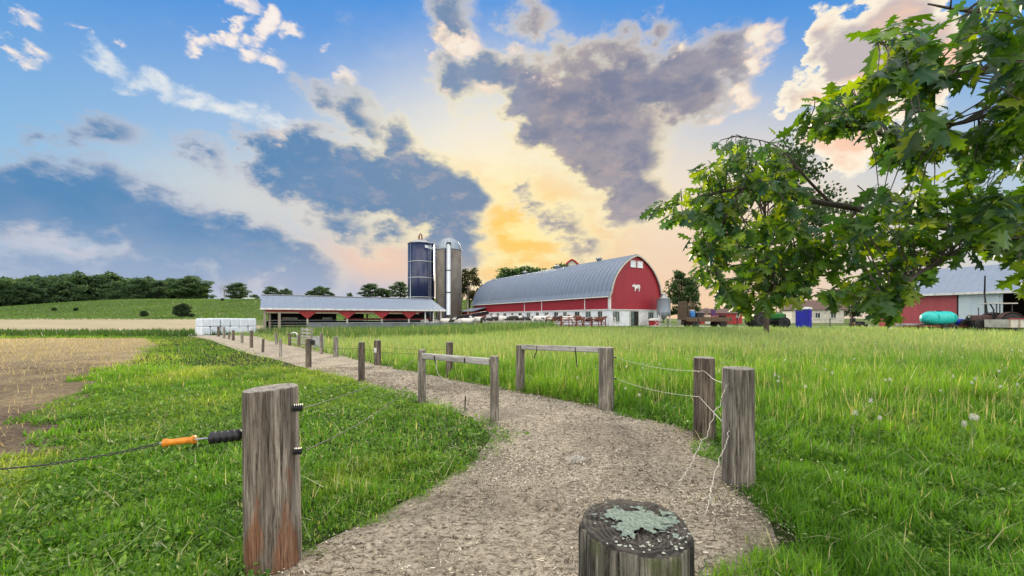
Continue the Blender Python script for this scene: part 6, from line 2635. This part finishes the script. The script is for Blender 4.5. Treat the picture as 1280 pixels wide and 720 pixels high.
def turquoise():
    p = at(1172, 38.6)
    root = thing('flat_trailer', 'dark flat trailer carrying the turquoise tank before the red shed wall', 'trailer', p, R(4))
    part('deck', M['rust'], root, (-2.6, 2.3, -.9, .9, .38, .50))
    for sx in (-.45, .45):
        for sy in (-1.05, 1.05):
            wheel(root, (sx, sy, .32), .32, .2, M['steel'], (0, sy, 0), 0)
    part('axle', M['rust'], root, (-.5, -.4, -.95, .95, .28, .36), (.4, .5, -.95, .95, .28, .36))
    MB().bar((2.3, 0, .44), (3.4, 0, .40), .10).build('drawbar', M['rust'], root)
    tp = root.matrix_basis @ Vector((.1, 0, .504))
    t = thing('tank', 'rounded turquoise plastic tank lying on the flat trailer', 'tank', tp, R(4))
    mb = MB()
    n = 22
    vs, fs = [], []
    ring = 20
    for i in range(n + 1):
        u = -1 + 2 * i / n
        k = max(.02, (1 - abs(u) ** 3.2)) ** .5
        for j in range(ring):
            a = 2 * math.pi * j / ring
            ca, sa = math.cos(a), math.sin(a)
            y = .82 * k * math.copysign(abs(ca) ** .75, ca)
            z = .68 + .66 * k * math.copysign(abs(sa) ** .75, sa) * (1.0 if sa > 0 else .98)
            vs.append((1.62 * u, y, z))
    for i in range(n):
        for j in range(ring):
            j2 = (j + 1) % ring
            fs.append((i * ring + j, i * ring + j2, (i + 1) * ring + j2, (i + 1) * ring + j))
    fs.append(tuple(reversed(range(ring))))
    fs.append(tuple(n * ring + j for j in range(ring)))
    mb.add(vs, fs, 0, True)
    mb.build('shell', M['teal'], t)
    for xx in (-.85, 0, .85):
        rb = MB()
        rb.tube([(xx, .84 * math.cos(R(a)), .68 + .68 * math.sin(R(a))) for a in range(-10, 191, 20)], .035, 6)
        rb.build('rib', M['teal'], t)
    MB().lathe((0, 0, 1.33), [(.25, 0), (.25, .08), (.2, .1), (0, .11)], 16).build('filler_cap', M['blackplastic'], t)
    for sx in (-.9, .9):
        MB().box((sx, 0, .04), (.12, 1.2, .08)).build('cradle', M['oldwood'], t)
    tp = root.matrix_basis @ Vector((2.0, -.2, .504))
    d = thing('drum', 'blue drum lying at the trailer end beside the turquoise tank', 'drum', tp, R(4))
    MB().lathe((-.4, 0, .32), [(.28, 0), (.30, .04), (.30, .38), (.315, .4), (.30, .42), (.30, .78), (.27, .82)], 20, axis=(1, 0, 0)).build('shell', M['bluepanel'], d)
    MB().box((0, 0, .015), (.6, .5, .03)).build('chock', M['oldwood'], d)
    # grey low cart left of the trailer
    p = at(1141, 39.8)
    c = thing('low_cart', 'low grey two-wheeled cart left of the turquoise tank', 'cart', p, R(-6))
    part('tray', M['concrete_light'], c, (-1.1, 1.1, -.6, .6, .36, .62))
    for sy in (-.75, .75):
        wheel(c, (0, sy, .27), .27, .16, M['steel'], (0, sy, 0), 0)
    MB().bar((-1.1, 0, .42), (-1.9, 0, .3), .07).build('handle_bar', M['steel'], c)
    # pale box wagon right of the old tractor
    p = at(1272, 35.6)
    c = thing('box_wagon', 'low cream box wagon at the end of the row before the open bay', 'wagon', p, R(5))
    part('box', M['cream'], c, (-2.1, 2.6, -.85, .85, .42, 1.12))
    for i in range(6):
        part('stake', M['tan'], c, (-2.1 + i * .92, -2.02 + i * .92, -.90, -.853, .42, 1.14))
    part('top_rail', M['redflat'], c, (-2.15, 2.65, -.93, -.82, 1.145, 1.22))
    for sx in (-1.4, 1.8):
        for sy in (-.75, .75):
            wheel(c, (sx, sy, .34), .34, .2, M['rust'], (0, sy, 0), 0)
        part('axle', M['rust'], c, (sx - .06, sx + .06, -.7, .7, .30, .415))
    # mower arm behind the tractor
    p = at(1222, 37.6)
    c = thing('mower_arm', 'dark folded mower arm standing behind the old tractor', 'mower', p, R(4))
    MB().tube([(.9, 0, .5), (1.1, .1, 1.6), (.85, .1, 3.4), (.9, .1, 5.2)], [.09, .08, .07, .05], 8).build('boom', M['blackplastic'], c)
    MB().tube([(.95, .05, 1.2), (1.7, 0, 1.9), (1.25, 0, 2.6)], .06, 8).build('strut', M['blackplastic'], c)
    MB().box((.9, 0, .25), (.9, .7, .5), bev=.05).build('base', M['oldtractor'], c)


turquoise()
mp_ = at(1073, 47)
mw = thing('ride_mower', 'small dark riding mower half hidden by the hanging leaves', 'mower', mp_, R(10))
MB().box((.25, 0, .55), (.9, .5, .42), bev=.08).build('hood', M['blackplastic'], mw)
MB().box((-.35, 0, .42), (.7, .7, .16), bev=.04).build('deck', M['rust'], mw)
MB().box((-.45, 0, .72), (.4, .42, .10), bev=.03).build('seat', M['blackplastic'], mw)
MB().box((-.66, 0, .95), (.1, .40, .42), bev=.03).build('backrest', M['blackplastic'], mw)
for sx, r_ in ((-.5, .30), (.55, .22)):
    for sy in (-.42, .42):
        wheel(mw, (sx, sy, r_), r_, .18, M['steel'], (0, sy, 0), 0)


# ------------------------------------------------------------------ dandelion clocks in the meadow
def dandelion():
    root = thing('dandelion', 'white dandelion clock on a thin stem in the right meadow', 'dandelion', group='dandelion clocks in the meadow')
    MB().tube([(0, 0, -.02), (.012, 0, .14), (.005, .006, .28), (0, 0, .335)], [.0042, .0035, .003, .003], 5).build('stem', M['stemgreen'], root)
    g = np.random.default_rng(2)
    mb = MB()
    mb.lathe((0, 0, .335), [(.006, -.006), (.009, .0), (.006, .006), (0, .008)], 8)
    for i in range(70):
        v = Vector(g.normal(0, 1, 3)).normalized()
        a = Vector((0, 0, .337))
        e = a + v * .024
        s = v.orthogonal().normalized()
        t = v.cross(s)
        for k in range(3):
            an = k * 2.09 + i
            w_ = (s * math.cos(an) + t * math.sin(an)) * .007
            x_ = v.cross(w_).normalized() * .0012
            mb.add([e - x_, e + x_, e + w_ + v * .003], [(0, 1, 2)])
        x_ = s * .0005
        mb.add([a - x_, a + x_, e + x_, e - x_], [(0, 1, 2, 3)])
    mb.build('seed_head', M['puff'], root)
    return root


M['stemgreen'] = pm('flower_stem', (.22, .28, .12), (.14, .2, .08), 8, rough=.6)
M['puff'] = pm('dandelion_down', (.72, .71, .66), (.6, .58, .52), 8, rough=.9)
dproto = dandelion()
spots = [(1064, 527, 1.35), (1207, 538, 1.5), (1199, 540, 1.35), (1216, 536, 1.4), (1084, 510, 1.3), (1096, 528, 1.2), (1007, 488, 1.2), (1040, 470, 1.3), (1196, 478, 1.4), (1220, 484, 1.3), (1270, 486, 1.3)]
dr_ = random.Random(8)
while len(spots) < 64:
    px, py = dr_.uniform(660, 1278), 420 + 75 * dr_.random() ** .8
    spots.append((px, py, dr_.uniform(1.0, 1.35)))
kk = 0
for px, py, s in spots:
    d = F * EYE * .78 / (py - HY)
    d = min(d, 26)
    x = (px - CX) / F * d
    if not allowed(np.array([x]), np.array([d]))[0]:
        continue
    o = dproto if kk == 0 else copy_tree(dproto)
    kk += 1
    o.location = (x, d, gz(x, d))
    k = s * (.55 + .022 * max(0, d - 4)) * dr_.uniform(.6, 1.2)
    o.scale = (k * 1.25, k * 1.25, s)
    o.rotation_euler = (dr_.uniform(-.12, .12), dr_.uniform(-.12, .12), dr_.uniform(0, 6.28))
